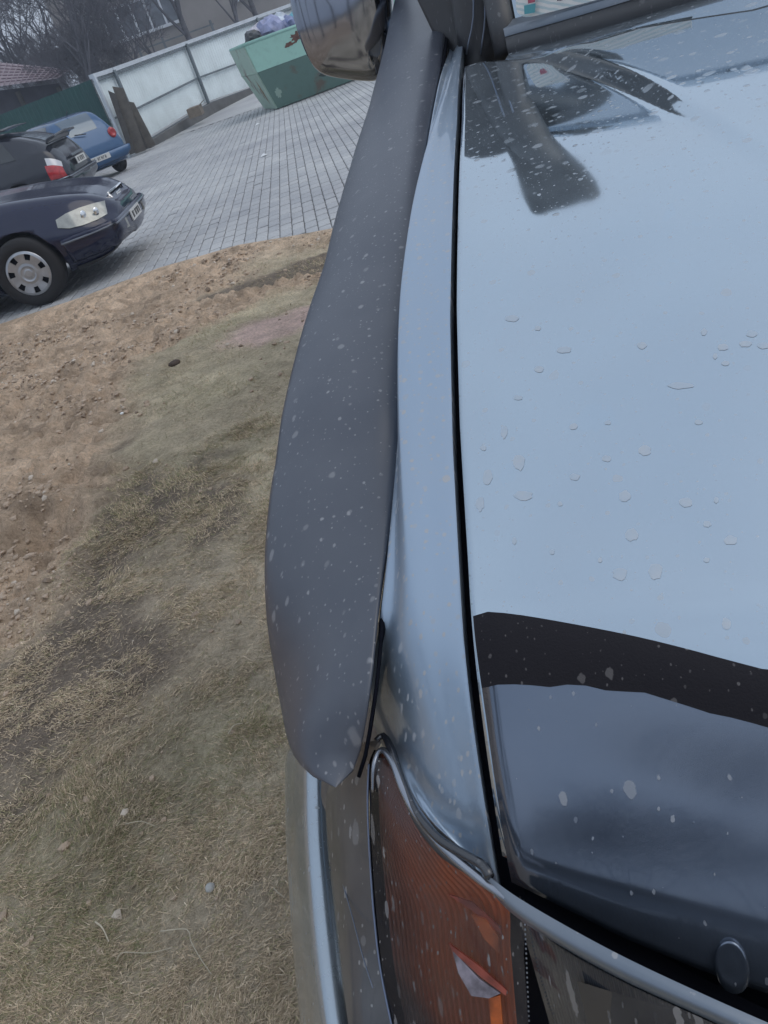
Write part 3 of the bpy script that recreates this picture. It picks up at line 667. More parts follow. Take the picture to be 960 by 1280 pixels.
# dotted seam between indicator and headlamp
dots = []
for k in range(26):
    c = atz(656+k*.25, 1150+k*6.0, .968-k*.0042); r_ = .0004; dots.append((c[0]-r_, c[0]+r_, c[1]-r_, c[1]+r_, c[2]-r_, c[2]+r_))
boxes('lamp_seam', dots, simple('seam_dots', (.25, .27, .30), .5), car, world=True)
loft('lamp_backing', [[atz(px, py, z)+np.array([.001, .012, -.012]) for px, py, z in PRB] for PRB in ([(450, 940, .95), (452, 1000, .935), (454, 1100, .89), (466, 1220, .835), (490, 1340, .79)], [(480, 945, .965), (476, 1000, .94), (482, 1100, .895), (494, 1220, .84), (520, 1340, .79)])], M['gap'], car, nc=12, nr=4)
# side panel between lamp and bumper
PL_ = [(432, 930, .93), (415, 975, .90), (407, 1000, .88), (411, 1060, .85), (420, 1140, .83), (428, 1220, .81), (436, 1285, .80), (446, 1345, .79)]
PR_ = [(474, 925, .99), (461, 955, .97), (459.5, 1000, .948), (461, 1050, .923), (464, 1100, .898), (468, 1150, .876), (477, 1220, .846), (502, 1340, .798)]
loft('lower_panel', [[atz(*a), (atz(*a)+atz(*b))/2+np.array([-.004, -.002, .002]), atz(*b)] for a, b in zip(PL_, PR_)], M['lower'], car, nc=24, nr=50)
tube('panel_seam', [atz(*p) for p in PR_[1:]], .0009, simple('bluish_sealer', (.20, .25, .36), .25, .5), car, 6, samples=60)
tube('crease', [atz(px, py, z+.0015) for px, py, z in [(418, 1070, .86), (436, 1130, .868), (452, 1190, .87), (466, 1235, .87)]], .0005, M['white_line'], car, 5, samples=20)
# bumper with a ledge that catches the sky
BO = [(372, 930, .64), (360, 950, .64), (359, 990, .635), (360, 1060, .63), (365, 1130, .625), (370, 1200, .62), (379, 1285, .615), (388, 1345, .61)]
BA = [(400, 930, .795), (388, 960, .79), (387, 1000, .785), (389, 1060, .782), (394, 1130, .78), (401, 1200, .778), (412, 1285, .775), (424, 1345, .772)]
BB = [(414, 930, .797), (402, 960, .792), (401.5, 1000, .787), (403, 1060, .784), (409, 1130, .782), (416, 1200, .78), (427, 1285, .777), (438, 1345, .774)]
BC = [(420, 930, .79), (409, 960, .785), (408, 1000, .78), (411, 1060, .777), (419, 1130, .775), (427, 1200, .773), (436, 1285, .77), (447, 1345, .767)]
Bo, Ba, Bb, Bc = [[atz(*p) for p in q] for q in (BO, BA, BB, BC)]
M['bumper'] = paint('bumper_paint', (.40, .47, .53), .85, .2, layers=[(.02, .003, .45), (.009, .001, .4)], haze=.3)
loft('bumper', [[np.array(o_)+np.array([.05, .02, -.34]), np.array(o_)+np.array([0.005, 0, -.12]), o_, np.array(o_)*.45+np.array(a_)*.55+np.array([-.006, 0, .004]), np.array(o_)*.1+np.array(a_)*.9+np.array([-.003, 0, .003]), a_, b_, c_, np.array(c_)+np.array([.004, .004, -.05])] for o_, a_, b_, c_ in zip(Bo, Ba, Bb, Bc)], M['bumper'], car, nc=40, nr=60)
# front panels beyond the picture: grille and bumper across to the far side
loft('grille', [[(-.05, .20, .95), (.3, .10, .93), (.64, .08, .92), (1.0, .10, .93), (1.36, .20, .95)], [(-.05, .17, .78), (.3, .07, .78), (.64, .05, .78), (1.0, .07, .78), (1.36, .17, .78)]], M['blackgloss'], car, nc=30, nr=6)
loft('front_bumper', [[(-.15, .20, .77), (.3, .02, .77), (.64, .0, .77), (1.0, .02, .77), (1.45, .20, .77)], [(-.15, .15, .70), (.3, -.05, .70), (.64, -.07, .70), (1.0, -.05, .70), (1.45, .15, .70)], [(-.15, .17, .45), (.3, -.03, .45), (.64, -.05, .45), (1.0, -.03, .45), (1.45, .17, .45)]], M['bumper'], car, nc=30, nr=20)
loft('far_fender', [[(1.385, y, float(Hs(-.06, y))-.002), (1.44, y, float(Hs(-.06, y))-.01), (1.50, y+.01, float(Hs(-.06, y))-.12), (1.52, y, .6)] for y in np.linspace(.22, 1.6, 20)], M['fenderpaint'], car, nc=20)
# inner arch + wheel
loft('fender_side', [[(-.075, y, 1.10), (-.09, y, .95), (-.10, y, .80 if y > .3 else .7)] for y in np.linspace(.5, 2.3, 16)], M['lower'], car, nc=8)
def wheel(parent, c, rad, wid, axis_y=True, cover=True, spokes=7, rimr=.60, world=True):
    """wheel with its axle along local y; outer face at -y"""
    cx, cy, cz = c; V = []; F = []; n = 40
    prof = [(rimr, -.40), (rimr+.03, -.48), (.80, -.52), (.94, -.46), (1.0, -.34), (1.0, .34), (.94, .46), (.8, .52), (rimr, .45)]
    return prof
def add_wheel(parent, c, rad, wid, rz=0, spokes=7):
    n = 44; V = []; prof = [(.62, -.36), (.64, -.47), (.80, -.52), (.93, -.47), (.99, -.36), (1.0, -.1), (1.0, .1), (.99, .36), (.93, .47), (.8, .52), (.62, .45)]
    def P(r_, a, h):
        x = r_*rad*math.cos(a); z = r_*rad*math.sin(a); y = h*wid; return (c[0]+x*math.cos(rz)-y*math.sin(rz), c[1]+x*math.sin(rz)+y*math.cos(rz), c[2]+z)
    for r_, h in prof:
        for k in range(n): V.append(P(r_, 2*math.pi*k/n, h))
    w_ = bpy.data.objects.new('wheel', None); sc.collection.objects.link(w_); w_.parent = parent; w_.empty_display_size = .1
    off = -root_off(parent) if parent is car else Vector((0, 0, 0)); w_.location = off
    ty = mesh('tyre', V, grid_faces(len(prof), n, True), M['tyre'], w_)
    # wheel cover: disc with windows near the rim
    V = []; F = []; mi = []
    rr = [0, .10, .13, .19, .23, .30, .40, .57, .62, .66]; hh = [-.47, -.47, -.45, -.45, -.48, -.46, -.47, -.50, -.47, -.40]
    ns = spokes*8
    for r_, h in zip(rr, hh):
        for k in range(ns): V.append(P(max(r_, .001), 2*math.pi*(k+.5)/ns, h))
    nb = len(V)
    for j in range(len(rr)-1):
        for k in range(ns):
            k2 = (k+1) % ns; win = (k % 8 in (0, 1, 2)) and j == 6
            F.append((j*ns+k, j*ns+k2, (j+1)*ns+k2, (j+1)*ns+k)); mi.append(1 if win else 0)
    # recess the windows
    keep = [(f, m_) for f, m_ in zip(F, mi) if m_ == 0]
    o = mesh('wheel_cover', V, [f for f, _ in keep], M['rim'], w_, False); solid(o, .008)
    V = [P(0.01, 0, -.36)]; F = []
    for k in range(n): V.append(P(.63, 2*math.pi*k/n, -.36))
    for k in range(n): F.append((0, 1+k, 1+(k+1) % n))
    mesh('brake_disc', V, F, M['gap'], w_, False)
    return w_
add_wheel(car, (.02, 1.25, .50), .42, .25, rz=math.pi*.5*-1)
add_wheel(car, (.02, 3.9, .50), .42, .25, rz=-math.pi*.5)
# ---- cowl, windscreen frame, pillar, door side, roof
W0 = np.array([.017, 1.345, 1.302]); W1 = np.array([.193, 1.250, 1.302]); W2 = np.array([.66, 1.14, 1.302]); W3 = np.array([1.127, 1.25, 1.302]); W4 = np.array([1.303, 1.345, 1.302])
BASE = polycurve([W0, W1, W2, W3, W4], 60); LEAN = np.array([0, .42, .47])
cowl = [[(x, y+.004, float(Hs(x, y))-.002) for x, y in [(x_, float(reary(x_))) for x_ in np.linspace(.0, 1.32, 50)]],
        [(x, float(reary(x))+.02, float(Hs(x, float(reary(x))))-.012) for x in np.linspace(.0, 1.32, 50)],
        [(b[0], b[1]-.035, 1.285) for b in polycurve([W0, W1, W2, W3, W4], 50)], [(b[0], b[1]+.01, 1.283) for b in polycurve([W0, W1, W2, W3, W4], 50)]]
loft('cowl_panel', cowl, M['paint'], car, nc=60, nr=14)
loft('base_gasket', [[b+np.array([0, -.020, -.028]) for b in BASE], [b+np.array([0, -.026, -.012]) for b in BASE], [b+np.array([0, -.016, .003]) for b in BASE], [b+np.array([0, .01, .003]) for b in BASE]], M['black'], car, nc=60)
ws = loft('windscreen', [[b+LEAN*f+np.array([0, .012, 0]) for b in BASE[1:-1]] for f in np.linspace(.03, 1, 8)], M['screen'], car, nc=58)
def frame_ring():
    o = loft('windscreen_frame', [[b+np.array([0, -.008, .004]) for b in BASE], [b+np.array([0, -.006, .012]) for b in BASE], [b+LEAN*.03+np.array([0, -.002, .002]) for b in BASE], [b+LEAN*.045+np.array([0, .010, 0]) for b in BASE]], M['trim'], car, nc=60); return o
frame_ring()
loft('windscreen_header', [[b+LEAN*.96+np.array([0, .0, .0]) for b in BASE], [b+LEAN*1.0+np.array([0, -.01, .01]) for b in BASE], [b+LEAN*1.08+np.array([0, .04, .0]) for b in BASE]], M['paint'], car, nc=60)
for s_, b in ((-1, BASE[0]), (1, BASE[-1])):
    tube('windscreen_pillar', [b+np.array([0, .0, -.02]), b+LEAN*.5, b+LEAN*1.03], [.020, .022, .024], M['black'], car, 10, samples=12)
# roof and cabin side
RF = []
for f, zz, yy in [(0, 1.80, 1.80), (.2, 1.83, 2.1), (.5, 1.85, 2.9), (.8, 1.85, 3.8), (1, 1.81, 4.5)]:
    RF.append([(.0, yy, zz-.05), (.15, yy-.03, zz-.01), (.66, yy-.06, zz+.02), (1.17, yy-.03, zz-.01), (1.32, yy, zz-.05)])
loft('roof', RF, M['paint'], car, nc=30, nr=30)
for sx, nm in ((-.005, 'door'), (1.325, 'door')):
    k = -1 if sx < .5 else 1
    loft(nm, [[(sx+k*.02, y, 1.30), (sx+k*.05, y, 1.15), (sx+k*.06, y, .9), (sx+k*.03, y, .55)] for y in np.linspace(1.70, 4.5, 10)], M['fenderpaint'], car, nc=14)
    loft('side_window', [[(sx, y, 1.76), (sx+k*.02, y, 1.31)] for y in np.linspace(1.80, 4.3, 6)], M['glass_dark'], car, nc=6)
loft('tailgate', [[(0, 4.5, 1.78), (.66, 4.56, 1.80), (1.32, 4.5, 1.78)], [(-.03, 4.56, 1.3), (.66, 4.64, 1.3), (1.35, 4.56, 1.3)], [(-.03, 4.56, .5), (.66, 4.64, .5), (1.35, 4.56, .5)]], M['fenderpaint'], car, nc=10, nr=10)
# bright permit plate on the screen's lower corner, with a red and teal block
def plate():
    b0 = aty(648, 8, 1.345); P = lambda px, py: aty(px, py, 1.325-(px-640)*.00055)
    ol = polycurve([P(*q) for q in [(646, -36), (645, -20), (645, 8), (648, 17), (656, 21), (668, 20), (700, 12), (730, 4), (765, -5), (860, -28)]], 60)
    top = P(860, -62); tl = P(650, -40)
    V = list(ol)+[top, tl]
    o = mesh('permit_plate', V, [tuple(range(len(V)))], M['plate'], ws, False, world=False); solid(o, .003); o.location = (0, 0, 0)
    n = -ray(660, 0)*.006
    for q, mt_ in (([(655, 7), (669.5, 4), (668.5, 15.5), (655.5, 18)], simple('teal_print', (.12, .42, .48), .5)), ([(659, -8), (670, -10), (668.5, 2.5), (660, 4.5)], simple('red_print', (.50, .12, .18), .5)), ([(695.5, -5), (697.5, -6), (698.5, .5), (696.5, 1.5)], simple('black_print', (.03, .04, .06), .5)), ([(698.5, 1.2), (703, .2), (703, -1), (699, 0)], bpy.data.materials.get('black_print'))):
        mesh('print_mark', [P(*k)+n for k in q], [tuple(range(len(q)))], mt_, ws, False)
mt, t, p = newmat('reflective_white'); g = geopos(t); wv = t.nodes.new('ShaderNodeTexWave'); wv.inputs['Scale'].default_value = 75; wv.inputs['Distortion'].default_value = 1.5; wv.bands_direction = 'DIAGONAL'; t.links.new(g, wv.inputs['Vector'])
t.links.new(ramp(t, wv.outputs['Fac'], .2, .6, (.66, .78, .80, 1), (.95, .95, .92, 1)), p.inputs['Base Color']); p.inputs['Roughness'].default_value = .5; M['plate'] = mt
plate()
o = loft('reflection_darkener', [[(-.040, 1.50, 1.26), (-.02, 1.56, 1.5), (.01, 1.60, 1.70)], [(-.075, 1.52, 1.27), (-.085, 1.58, 1.5), (-.06, 1.62, 1.72)], [(-.125, 1.60, 1.43), (-.145, 1.64, 1.56), (-.13, 1.68, 1.72)], [(-.15, 1.72, 1.46), (-.17, 1.76, 1.58), (-.15, 1.80, 1.70)]], M['black'], car, nc=14, nr=10); solid(o, .01)  # added black panel beside the pillar, shaped to darken hood and fender reflections
# snorkel standing in front of the pillar
sn = [np.array([-.010, 1.50, 1.20]), np.array([-.014, 1.50, 1.32]), np.array([.0, 1.54, 1.50]), np.array([.022, 1.60, 1.68]), np.array([.045, 1.65, 1.80]), np.array([.055, 1.66, 1.88])]
sk = tube('snorkel', sn, [.044, .044, .045, .046, .045, .044], M['black'], car, 16, samples=30, ry=.8)
hv = []
for z_, rx, ry_ in [(1.72, .046, .046), (1.78, .050, .05), (1.86, .062, .055), (1.93, .074, .06), (2.0, .080, .062), (2.012, .079, .060), (2.014, .04, .03)]:
    hv.append([(.050+(z_-1.92)*.16+rx*math.copysign(abs(math.cos(a))**.35, math.cos(a)), 1.67+ry_*math.copysign(abs(math.sin(a))**.35, math.sin(a)), z_) for a in np.linspace(0, 2*math.pi, 25)])
hd = loft('snorkel_head', hv, M['black'], sk, nc=40, nr=24, world=False)
for x_ in (-.030, -.004):
    tube('pillar_trim', [aty(592 if x_ < -.01 else 606, 0, 1.46)+np.array([.008, .02, .15]), aty(592 if x_ < -.01 else 606, 0, 1.46), aty(583 if x_ < -.01 else 601, 68, 1.46)], .0016, simple('bright_pillar_trim', (.2, .24, .32), .3, .5), car, 6, samples=14)
# side mirror
def mirror():
    P = [(-.405, 1.95)]
    V = []
    out = polycurve([(-.388, 1.50), (-.398, 1.46), (-.402, 1.40), (-.396, 1.345), (-.380, 1.313), (-.345, 1.292), (-.285, 1.268), (-.258, 1.264), (-.235, 1.28), (-.21, 1.33), (-.19, 1.40), (-.185, 1.47), (-.20, 1.51), (-.25, 1.53), (-.33, 1.53), (-.37, 1.52), (-.388, 1.50)], 60)[:-1]
    c = out.mean(0); lv = [(1.0, .05), (1.0, .0), (.992, -.014), (.965, -.026), (.92, -.033), (.8, -.038), (.6, -.042), (.35, -.0445), (.12, -.0455)]
    for s_, dy in lv:
        for q in out: V.append((c[0]+(q[0]-c[0])*s_, 1.95+dy, c[1]+(q[1]-c[1])*s_))
    n = len(out); F = grid_faces(len(lv), n, True); F.append(tuple((len(lv)-1)*n+k for k in range(n))); F.append(tuple(range(n-1, -1, -1)))
    o = mesh('side_mirror', V, F, M['mirror'], car, True, world=True)
    tube('mirror_arm', [(-.25, 1.985, 1.285), (-.15, 1.99, 1.275), (-.04, 2.0, 1.27)], .020, M['black'], o, 10, samples=10, world=False)
    g_ = [(c[0]+(q[0]-c[0])*.93, 2.004, c[1]+(q[1]-c[1])*.93) for q in out]
    mesh('mirror_glass', g_, [tuple(range(n))], M['glass_light'], o, False)
mirror()
# dried drops on the hood, raised blobs
def drops():
    L = [(819, 714, 9, 11), (775, 717, 9, 8), (857, 628, 9, 6), (781, 620, 7, 7), (806, 563, 8, 6), (654, 619, 12, 6), (649, 578, 7, 10), (609, 597, 6, 10), (790, 668, 8, 8), (908, 780, 6, 8), (718, 596, 7, 4), (717, 533, 5, 4), (674, 461, 6, 4), (705, 437, 9, 4), (640, 398, 8, 4), (802, 432, 6, 4), (852, 482, 16, 4), (904, 434, 7, 4), (932, 430, 8, 4), (955, 432, 8, 4), (940, 417, 7, 4), (880, 415, 4, 4), (758, 573, 6, 4), (760, 528, 4, 3), (913, 675, 8, 6), (884, 655, 5, 4), (643, 676, 3, 5), (630, 540, 4, 8), (647, 497, 6, 3), (873, 528, 5, 3), (894, 445, 3, 4), (907, 454, 5, 3), (690, 690, 3, 3), (700, 630, 3, 3), (895, 625, 3, 4), (750, 700, 3, 3), (883, 700, 4, 3), (604, 560, 4, 3), (672, 410, 4, 3), (600, 630, 5, 9)]
    V = []; F = []
    for px, py, a, b in L:
        k = 14; b0 = len(V); c = hit(px, py, .0002); V.append(tuple(c+np.array([0, 0, .00008])))
        for i in range(k):
            an = i/k*2*math.pi; rr = 1+random.uniform(-.16, .16); P = hit(px+a*rr*math.cos(an), py+b*rr*math.sin(an), .00025); V.append(tuple(P))
        for i in range(k): F.append((b0, b0+1+i, b0+1+(i+1) % k))
    mt, t, p = newmat('dried_mud_drop'); g = geopos(t); p.inputs['Roughness'].default_value = .3; p.inputs['Metallic'].default_value = .6
    t.links.new(ramp(t, noise(t, g, 120, 3), .3, .7, (.42, .49, .56, 1), (.47, .51, .55, 1)), p.inputs['Base Color'])
    o = mesh('dried_drops', V, F, mt, HOOD, True); o['kind'] = 'stuff'
drops()

# ================================================================== PARKED CARS
def section(pf, x):
    """half section polyline (y,z) of a car body at x; pf: rows x,zb,zs,zt,wb,wm,ws,wt"""
    P = pf; v = [np.interp(x, P[:, 0], P[:, k]) for k in range(1, 8)]
    zb, zs, zt, wb, wm, ws, wt = v
    return np.array([(0, zb), (wb*.85, zb), (wb, zb+.04), (wm, zb+(zs-zb)*.45), (wm, zb+(zs-zb)*.62), (ws, zs-.03), (ws-.025, zs+.005), (wt+(ws-wt)*.18, zs+(zt-zs)*.72), (wt*.93, zs+(zt-zs)*.93), (wt*.6, zt-.006), (0, zt)])
def dense(pf, n=4):
    xs = np.concatenate([np.linspace(pf[0, 0], pf[-1, 0], 110)])
    # smooth the rows a little so that the profile has no corners
    out = np.array([[x]+[np.interp(x, pf[:, 0], pf[:, k]) for k in range(1, 8)] for x in xs])
    for _ in range(10): out[1:-1, 1:] = .25*out[:-2, 1:]+.5*out[1:-1, 1:]+.25*out[2:, 1:]
    return out
class Body:
    def __init__(s, pf):
        s.pf = dense(np.array(pf, float)); s.n = 44
    def sec(s, x): return polycurve(section(s.pf, x), s.n)
    def at(s, x, q, side=1, off=0):
        """point on the skin: q 0..1 from the underside's middle to the top's middle"""
        P = s.sec(x); i = q*(s.n-1); k = int(min(i, s.n-2)); p = P[k]+(P[k+1]-P[k])*(i-k); d = P[min(k+1, s.n-1)]-P[max(k-1, 0)]
        nn = np.array([d[1], -d[0]]); nn /= max(1e-6, np.linalg.norm(nn)); p = p+nn*off
        return (x, side*p[0], p[1])
    def q_of(s, x, z=None, y=None):
        P = s.sec(x); k = np.argmin(abs(P[:, 1]-z)+(P[:, 0] < .3)*9) if z is not None else 0; return k/(s.n-1)
    def build(s, mat, parent, cuts, dark):
        xs = s.pf[:, 0]; V = []; 
        for x in xs:
            P = s.sec(x); 
            V += [(x, p[0], p[1]) for p in P]+[(x, -p[0], p[1]) for p in P[-2:0:-1]]
        nc = 2*s.n-2; F = [tuple(f) for f in grid_faces(len(xs), nc, True)]; F.append(tuple(range(nc-1, -1, -1))); F.append(tuple((len(xs)-1)*nc+k for k in range(nc)))
        o = mesh('body', V, F, [mat, dark], parent); normals_fix(o)
        for cx, cz, r_ in cuts:
            CV = []; 
            for yy in (-1.3, 1.3):
                for k in range(40): CV.append((cx+r_*math.cos(k*math.pi/20), yy, cz+r_*math.sin(k*math.pi/20)))
            CF = [(k, (k+1) % 40, 40+(k+1) % 40, 40+k) for k in range(40)]+[tuple(range(39, -1, -1)), tuple(range(40, 80))]
            me = bpy.data.meshes.new('arch'); me.from_pydata(CV, [], CF); me.materials.append(mat); me.materials.append(dark); me.polygons.foreach_set('material_index', [1]*len(CF)); me.update()
            c = bpy.data.objects.new('arch', me); sc.collection.objects.link(c); normals_fix(c)
            md = o.modifiers.new('cut', 'BOOLEAN'); md.operation = 'DIFFERENCE'; md.object = c; md.solver = 'EXACT'
            mw = o.matrix_world.copy(); c.matrix_parent_inverse = Matrix.Identity(4); c.parent = parent
            dg = bpy.context.evaluated_depsgraph_get(); dg.update(); nm = bpy.data.meshes.new_from_object(o.evaluated_get(dg)); o.modifiers.clear(); o.data = nm
            bpy.data.objects.remove(c)
        return o
    def patch(s, name, x0, x1, q0, q1, mat, parent, off=.005, side=1, nx=8, nq=6, slant=(0, 0), both=False, thick=.0):
        """skin patch; slant shifts x at the lower/upper edge; both: across the middle"""
        V = []; qs = np.linspace(q0, q1, nq); rows = []
        xr = np.linspace(0, 1, nx)
        for u in xr:
            row = []
            for j, q in enumerate(qs):
                f = j/(nq-1); xa = x0+slant[0]*f; xb = x1+slant[1]*f; row.append(s.at(xa+(xb-xa)*u, q, side, off))
            if both: row = row+[(p[0], -p[1], p[2]) for p in row[::-1][1:]]
            rows.append(row)
        A = np.array(rows); return normals_fix(mesh(name, A.reshape(-1, 3), grid_faces(*A.shape[:2]), mat, parent))
def carpaint(name, col, rough=.14, metal=.2):
    mt, t, p = newmat(name); g = geopos(t); f = math_(t, 'MULTIPLY', ramp(t, noise(t, g, 6, 6), .35, .75), .03)
    t.links.new(mixc(t, f, (*col, 1), (.15, .145, .14, 1)), p.inputs['Base Color']); p.inputs['Metallic'].default_value = metal; t.links.new(math_(t, 'ADD', math_(t, 'MULTIPLY', f, 1.2), rough, True), p.inputs['Roughness']); p.inputs['Coat Weight'].default_value = .25; p.inputs['Coat Roughness'].default_value = .06; return mt
M['navy'] = carpaint('navy_paint', (.006, .010, .040), rough=.07, metal=.0); M['ink'] = carpaint('dark_grey_paint', (.018, .021, .032), metal=0); M['azure'] = carpaint('light_blue_paint', (.040, .105, .22), metal=.2)
M['head'] = simple('headlamp_glass', (.30, .31, .29), .12, .35, 1, var=.25, vs=14); M['red'] = simple('red_lens', (.42, .015, .02), .15, 0, 1, var=.3, vs=20); M['plastic'] = simple('dark_bumper_plastic', (.035, .037, .042), .5, var=.2, vs=8)
M['platew'] = simple('number_plate_white', (.62, .62, .6), .4); M['ptext'] = simple('number_plate_ink', (.03, .03, .035), .5); M['bright'] = simple('bright_chrome', (.75, .77, .8), .15, 1); M['clear'] = simple('clear_reverse_lens', (.6, .6, .62), .15, .2, 1)
def number_plate(parent, loc, rz, wd=.46, h=.10):
    """white plate with a row of dark characters, face towards local -y of rz"""
    e = Vector(loc); c, s_ = math.cos(rz), math.sin(rz)
    def T(x, y, z): return (e.x+x*c-y*s_, e.y+x*s_+y*c, e.z+z)
    b = boxv(-wd/2, wd/2, -.006, .006, -h/2, h/2); pl = mesh('number_plate', [T(*v) for v in b], BOXF, M['platew'], parent, False)
    bs = []; x = -wd*.38
    for k in range(7):
        if k in (2,): x += .03
        bs = [(x, x+.010, -.009, -.0065, -h*.3, h*.3), (x+.012, x+.030, -.009, -.0065, h*.18, h*.3)] if k % 2 else [(x, x+.010, -.009, -.0065, -h*.3, h*.3), (x+.022, x+.032, -.009, -.0065, -h*.3, h*.3), (x+.0105, x+.0215, -.009, -.0065, -h*.06, h*.06)]
        x += .049
        V = []; F = []
        for q in bs:
            n = len(V); V += [T(*v) for v in boxv(*q)]; F += [tuple(i+n for i in f) for f in BOXF]
        mesh('character', V, F, M['ptext'], pl, False)
    return pl

# --- navy saloon, nose to the right (local +x forward)
SED_RZ = R(12); sed_wheel = np.array([-4.62, 6.95]); fw = np.array([math.cos(SED_RZ), math.sin(SED_RZ)]); lf = np.array([-fw[1], fw[0]])
# local x=0 rear end; front axle at 3.86, half width .83 at wheel face
SX = 3.86; so_ = sed_wheel-fw*SX+lf*.83
sedan = empty('parked_saloon', (so_[0], so_[1], 0), 'dark navy blue saloon with silver wheel covers, nose toward the yard beside the sand bank', 'car', rz=SED_RZ)
B = Body([  # x, zb, zs, zt, wb, wm, ws, wt
    (0, .45, .70, .80, .55, .62, .60, .5), (.05, .32, .80, .95, .70, .78, .72, .6), (.20, .22, .90, .98, .78, .86, .78, .62), (.85, .20, .93, 1.0, .80, .89, .80, .60), (1.45, .18, .93, 1.38, .80, .89, .80, .56), (2.0, .18, .92, 1.43, .80, .89, .80, .58), (2.6, .18, .91, 1.40, .80, .89, .80, .58), (3.35, .18, .90, .99, .80, .89, .79, .66), (3.9, .18, .84, .93, .80, .89, .77, .66), (4.35, .19, .76, .84, .79, .87, .73, .62), (4.60, .21, .70, .77, .74, .82, .68, .58), (4.74, .24, .62, .70, .66, .73, .60, .5), (4.80, .34, .55, .60, .55, .60, .50, .4)])
B.build(M['navy'], sedan, [(SX, .32, .365), (1.17, .32, .365)], M['gap'])
for sd_ in (-1, 1):
    # lamp wraps the corner
    V = []; rows = []
    for x, za, zb_ in [(4.30, .60, .665), (4.40, .565, .685), (4.52, .55, .688), (4.64, .545, .676), (4.725, .55, .655)]:
        row = []
        for f in np.linspace(0, 1, 6):
            z = za+(zb_-za)*f; q = B.q_of(x, z); 
            P = B.sec(x); k = [i for i in range(14, B.n-4) if P[i, 1] <= z]; k = k[-1] if k else 14; t_ = (z-P[k, 1])/max(1e-4, P[k+1, 1]-P[k, 1]); y = P[k, 0]+(P[k+1, 0]-P[k, 0])*min(max(t_, 0), 1)
            row.append((x+.004, sd_*(y+.012), z))
        rows.append(row)
    A = np.array(rows); normals_fix(mesh('headlamp', A.reshape(-1, 3), grid_faces(*A.shape[:2]), M['head'], sedan))
    for (lx, ly, lz, lr) in ((4.55, .735, .618, .045), (4.66, .685, .612, .035)):
        V = [(lx+.018, sd_*(ly+.018), lz)]+[(lx+.0+.02*math.cos(a), sd_*(ly+.010)-sd_*lr*.6*math.cos(a), lz+lr*math.sin(a)) for a in np.linspace(0, 2*math.pi, 17)[:-1]]
        mesh('lamp_reflector', V, [(0, 1+i, 1+(i+1) % 16) for i in range(16)], M['bright'], sedan)
    add_wheel(sedan, (SX, sd_*.80, .32), .32, .20*(1 if sd_ < 0 else -1), 0, 7); add_wheel(sedan, (1.17, sd_*.80, .32), .32, .20*(1 if sd_ < 0 else -1), 0, 7)
    B.patch('side_window', 1.35, 2.25, .64, .80, M['glass_dark'], sedan, .006, sd_, slant=(.25, 0)); B.patch('side_window', 2.32, 3.25, .64, .80, M['glass_dark'], sedan, .006, sd_, slant=(0, -.42))
    B.patch('rub_strip', 3.86+.42, 4.74, .335, .375, M['plastic'], sedan, .012, sd_, nx=14)
    B.patch('rub_strip', 1.6, 3.45, .33, .375, M['plastic'], sedan, .012, sd_, nx=14)
B.patch('windscreen', 2.68, 3.28, .86, 1, M['glass_dark'], sedan, .005, 1, both=True); B.patch('rear_window', .92, 1.42, .86, 1, M['glass_dark'], sedan, .005, 1, both=True)
# bumper: proud bar round the nose
def nose_bar(b, x0, xe, z0, z1, name, mat, parent, off=.02, rear=False):
    rows = []
    for z in (z0, z0+.02, (z0+z1)/2, z1-.015, z1):
        row = []; of = off if z0 < z < z1 else off*.4
        for x in np.linspace(x0, xe, 12):
            P = b.sec(x); k = [i for i in range(5, b.n-3) if P[i, 1] <= z]; k = k[-1] if k else 5; row.append((x+(of if not rear else -of)*(abs(x-x0)/abs(xe-x0)), P[k, 0]+of, z))
        rows.append([(p[0], -p[1], p[2]) for p in row]+[(p[0], p[1], p[2]) for p in row[::-1]])
    rows = [polycurve(r_, 60) for r_ in rows]; A = np.array(rows); o = mesh(name, A.reshape(-1, 3), grid_faces(*A.shape[:2]), mat, parent); solid(o, .01, 0); return normals_fix(o)
nose_bar(B, 4.28, 4.785, .27, .50, 'front_bumper', M['navy'], sedan, .030)
nose_bar(B, 4.28, 4.785, .455, .475, 'bumper_strip', simple('grey_bumper_strip', (.16, .18, .22), .4), sedan, .040)
# grille: chrome frame, bars, ring emblem
gx0 = 4.735
fr_ = [(gx0+.045, -.26, .55), (gx0+.045, .26, .55), (gx0-.0, .30, .685), (gx0-.0, -.30, .685), (gx0+.045, -.26, .55)]
g_ = tube('grille_frame', fr_, .014, M['bright'], sedan, 8, world=False)
mesh('grille_back', [(gx0+.035, -.26, .55), (gx0+.035, .26, .55), (gx0-.012, .30, .685), (gx0-.012, -.30, .685)], [(0, 1, 2, 3)], M['gap'], sedan, False)
for k in range(1, 5):
    f = k/5; tube('grille_bar', [(gx0+.043-.045*f, -.26-.04*f, .55+.135*f), (gx0+.043-.045*f, .26+.04*f, .55+.135*f)], .004, M['chrome'], sedan, 6, world=False)
for k in range(4):
    yc = -.075+.05*k; tube('ring_emblem', [(gx0+.03+.0, yc+.033*math.cos(a), .622+.033*math.sin(a)) for a in np.linspace(0, 2*math.pi, 20)], .005, M['bright'], sedan, 6, world=False)
number_plate(sedan, (4.835, 0, .42), R(90))
for sd_ in (-1, 1):
    o = mesh('fog_lamp', [(4.765, sd_*.42, .36), (4.70, sd_*.62, .36), (4.70, sd_*.62, .45), (4.765, sd_*.42, .45)], [(0, 1, 2, 3)], M['head'], sedan, False); solid(o, .05, 0); o.location = (.045, sd_*.01, 0)
    tube('wiper', [(3.42, sd_*.2+.2, 1.0), (3.30, sd_*.2-.3, 1.03)], .010, M['black'], sedan, 6, world=False)

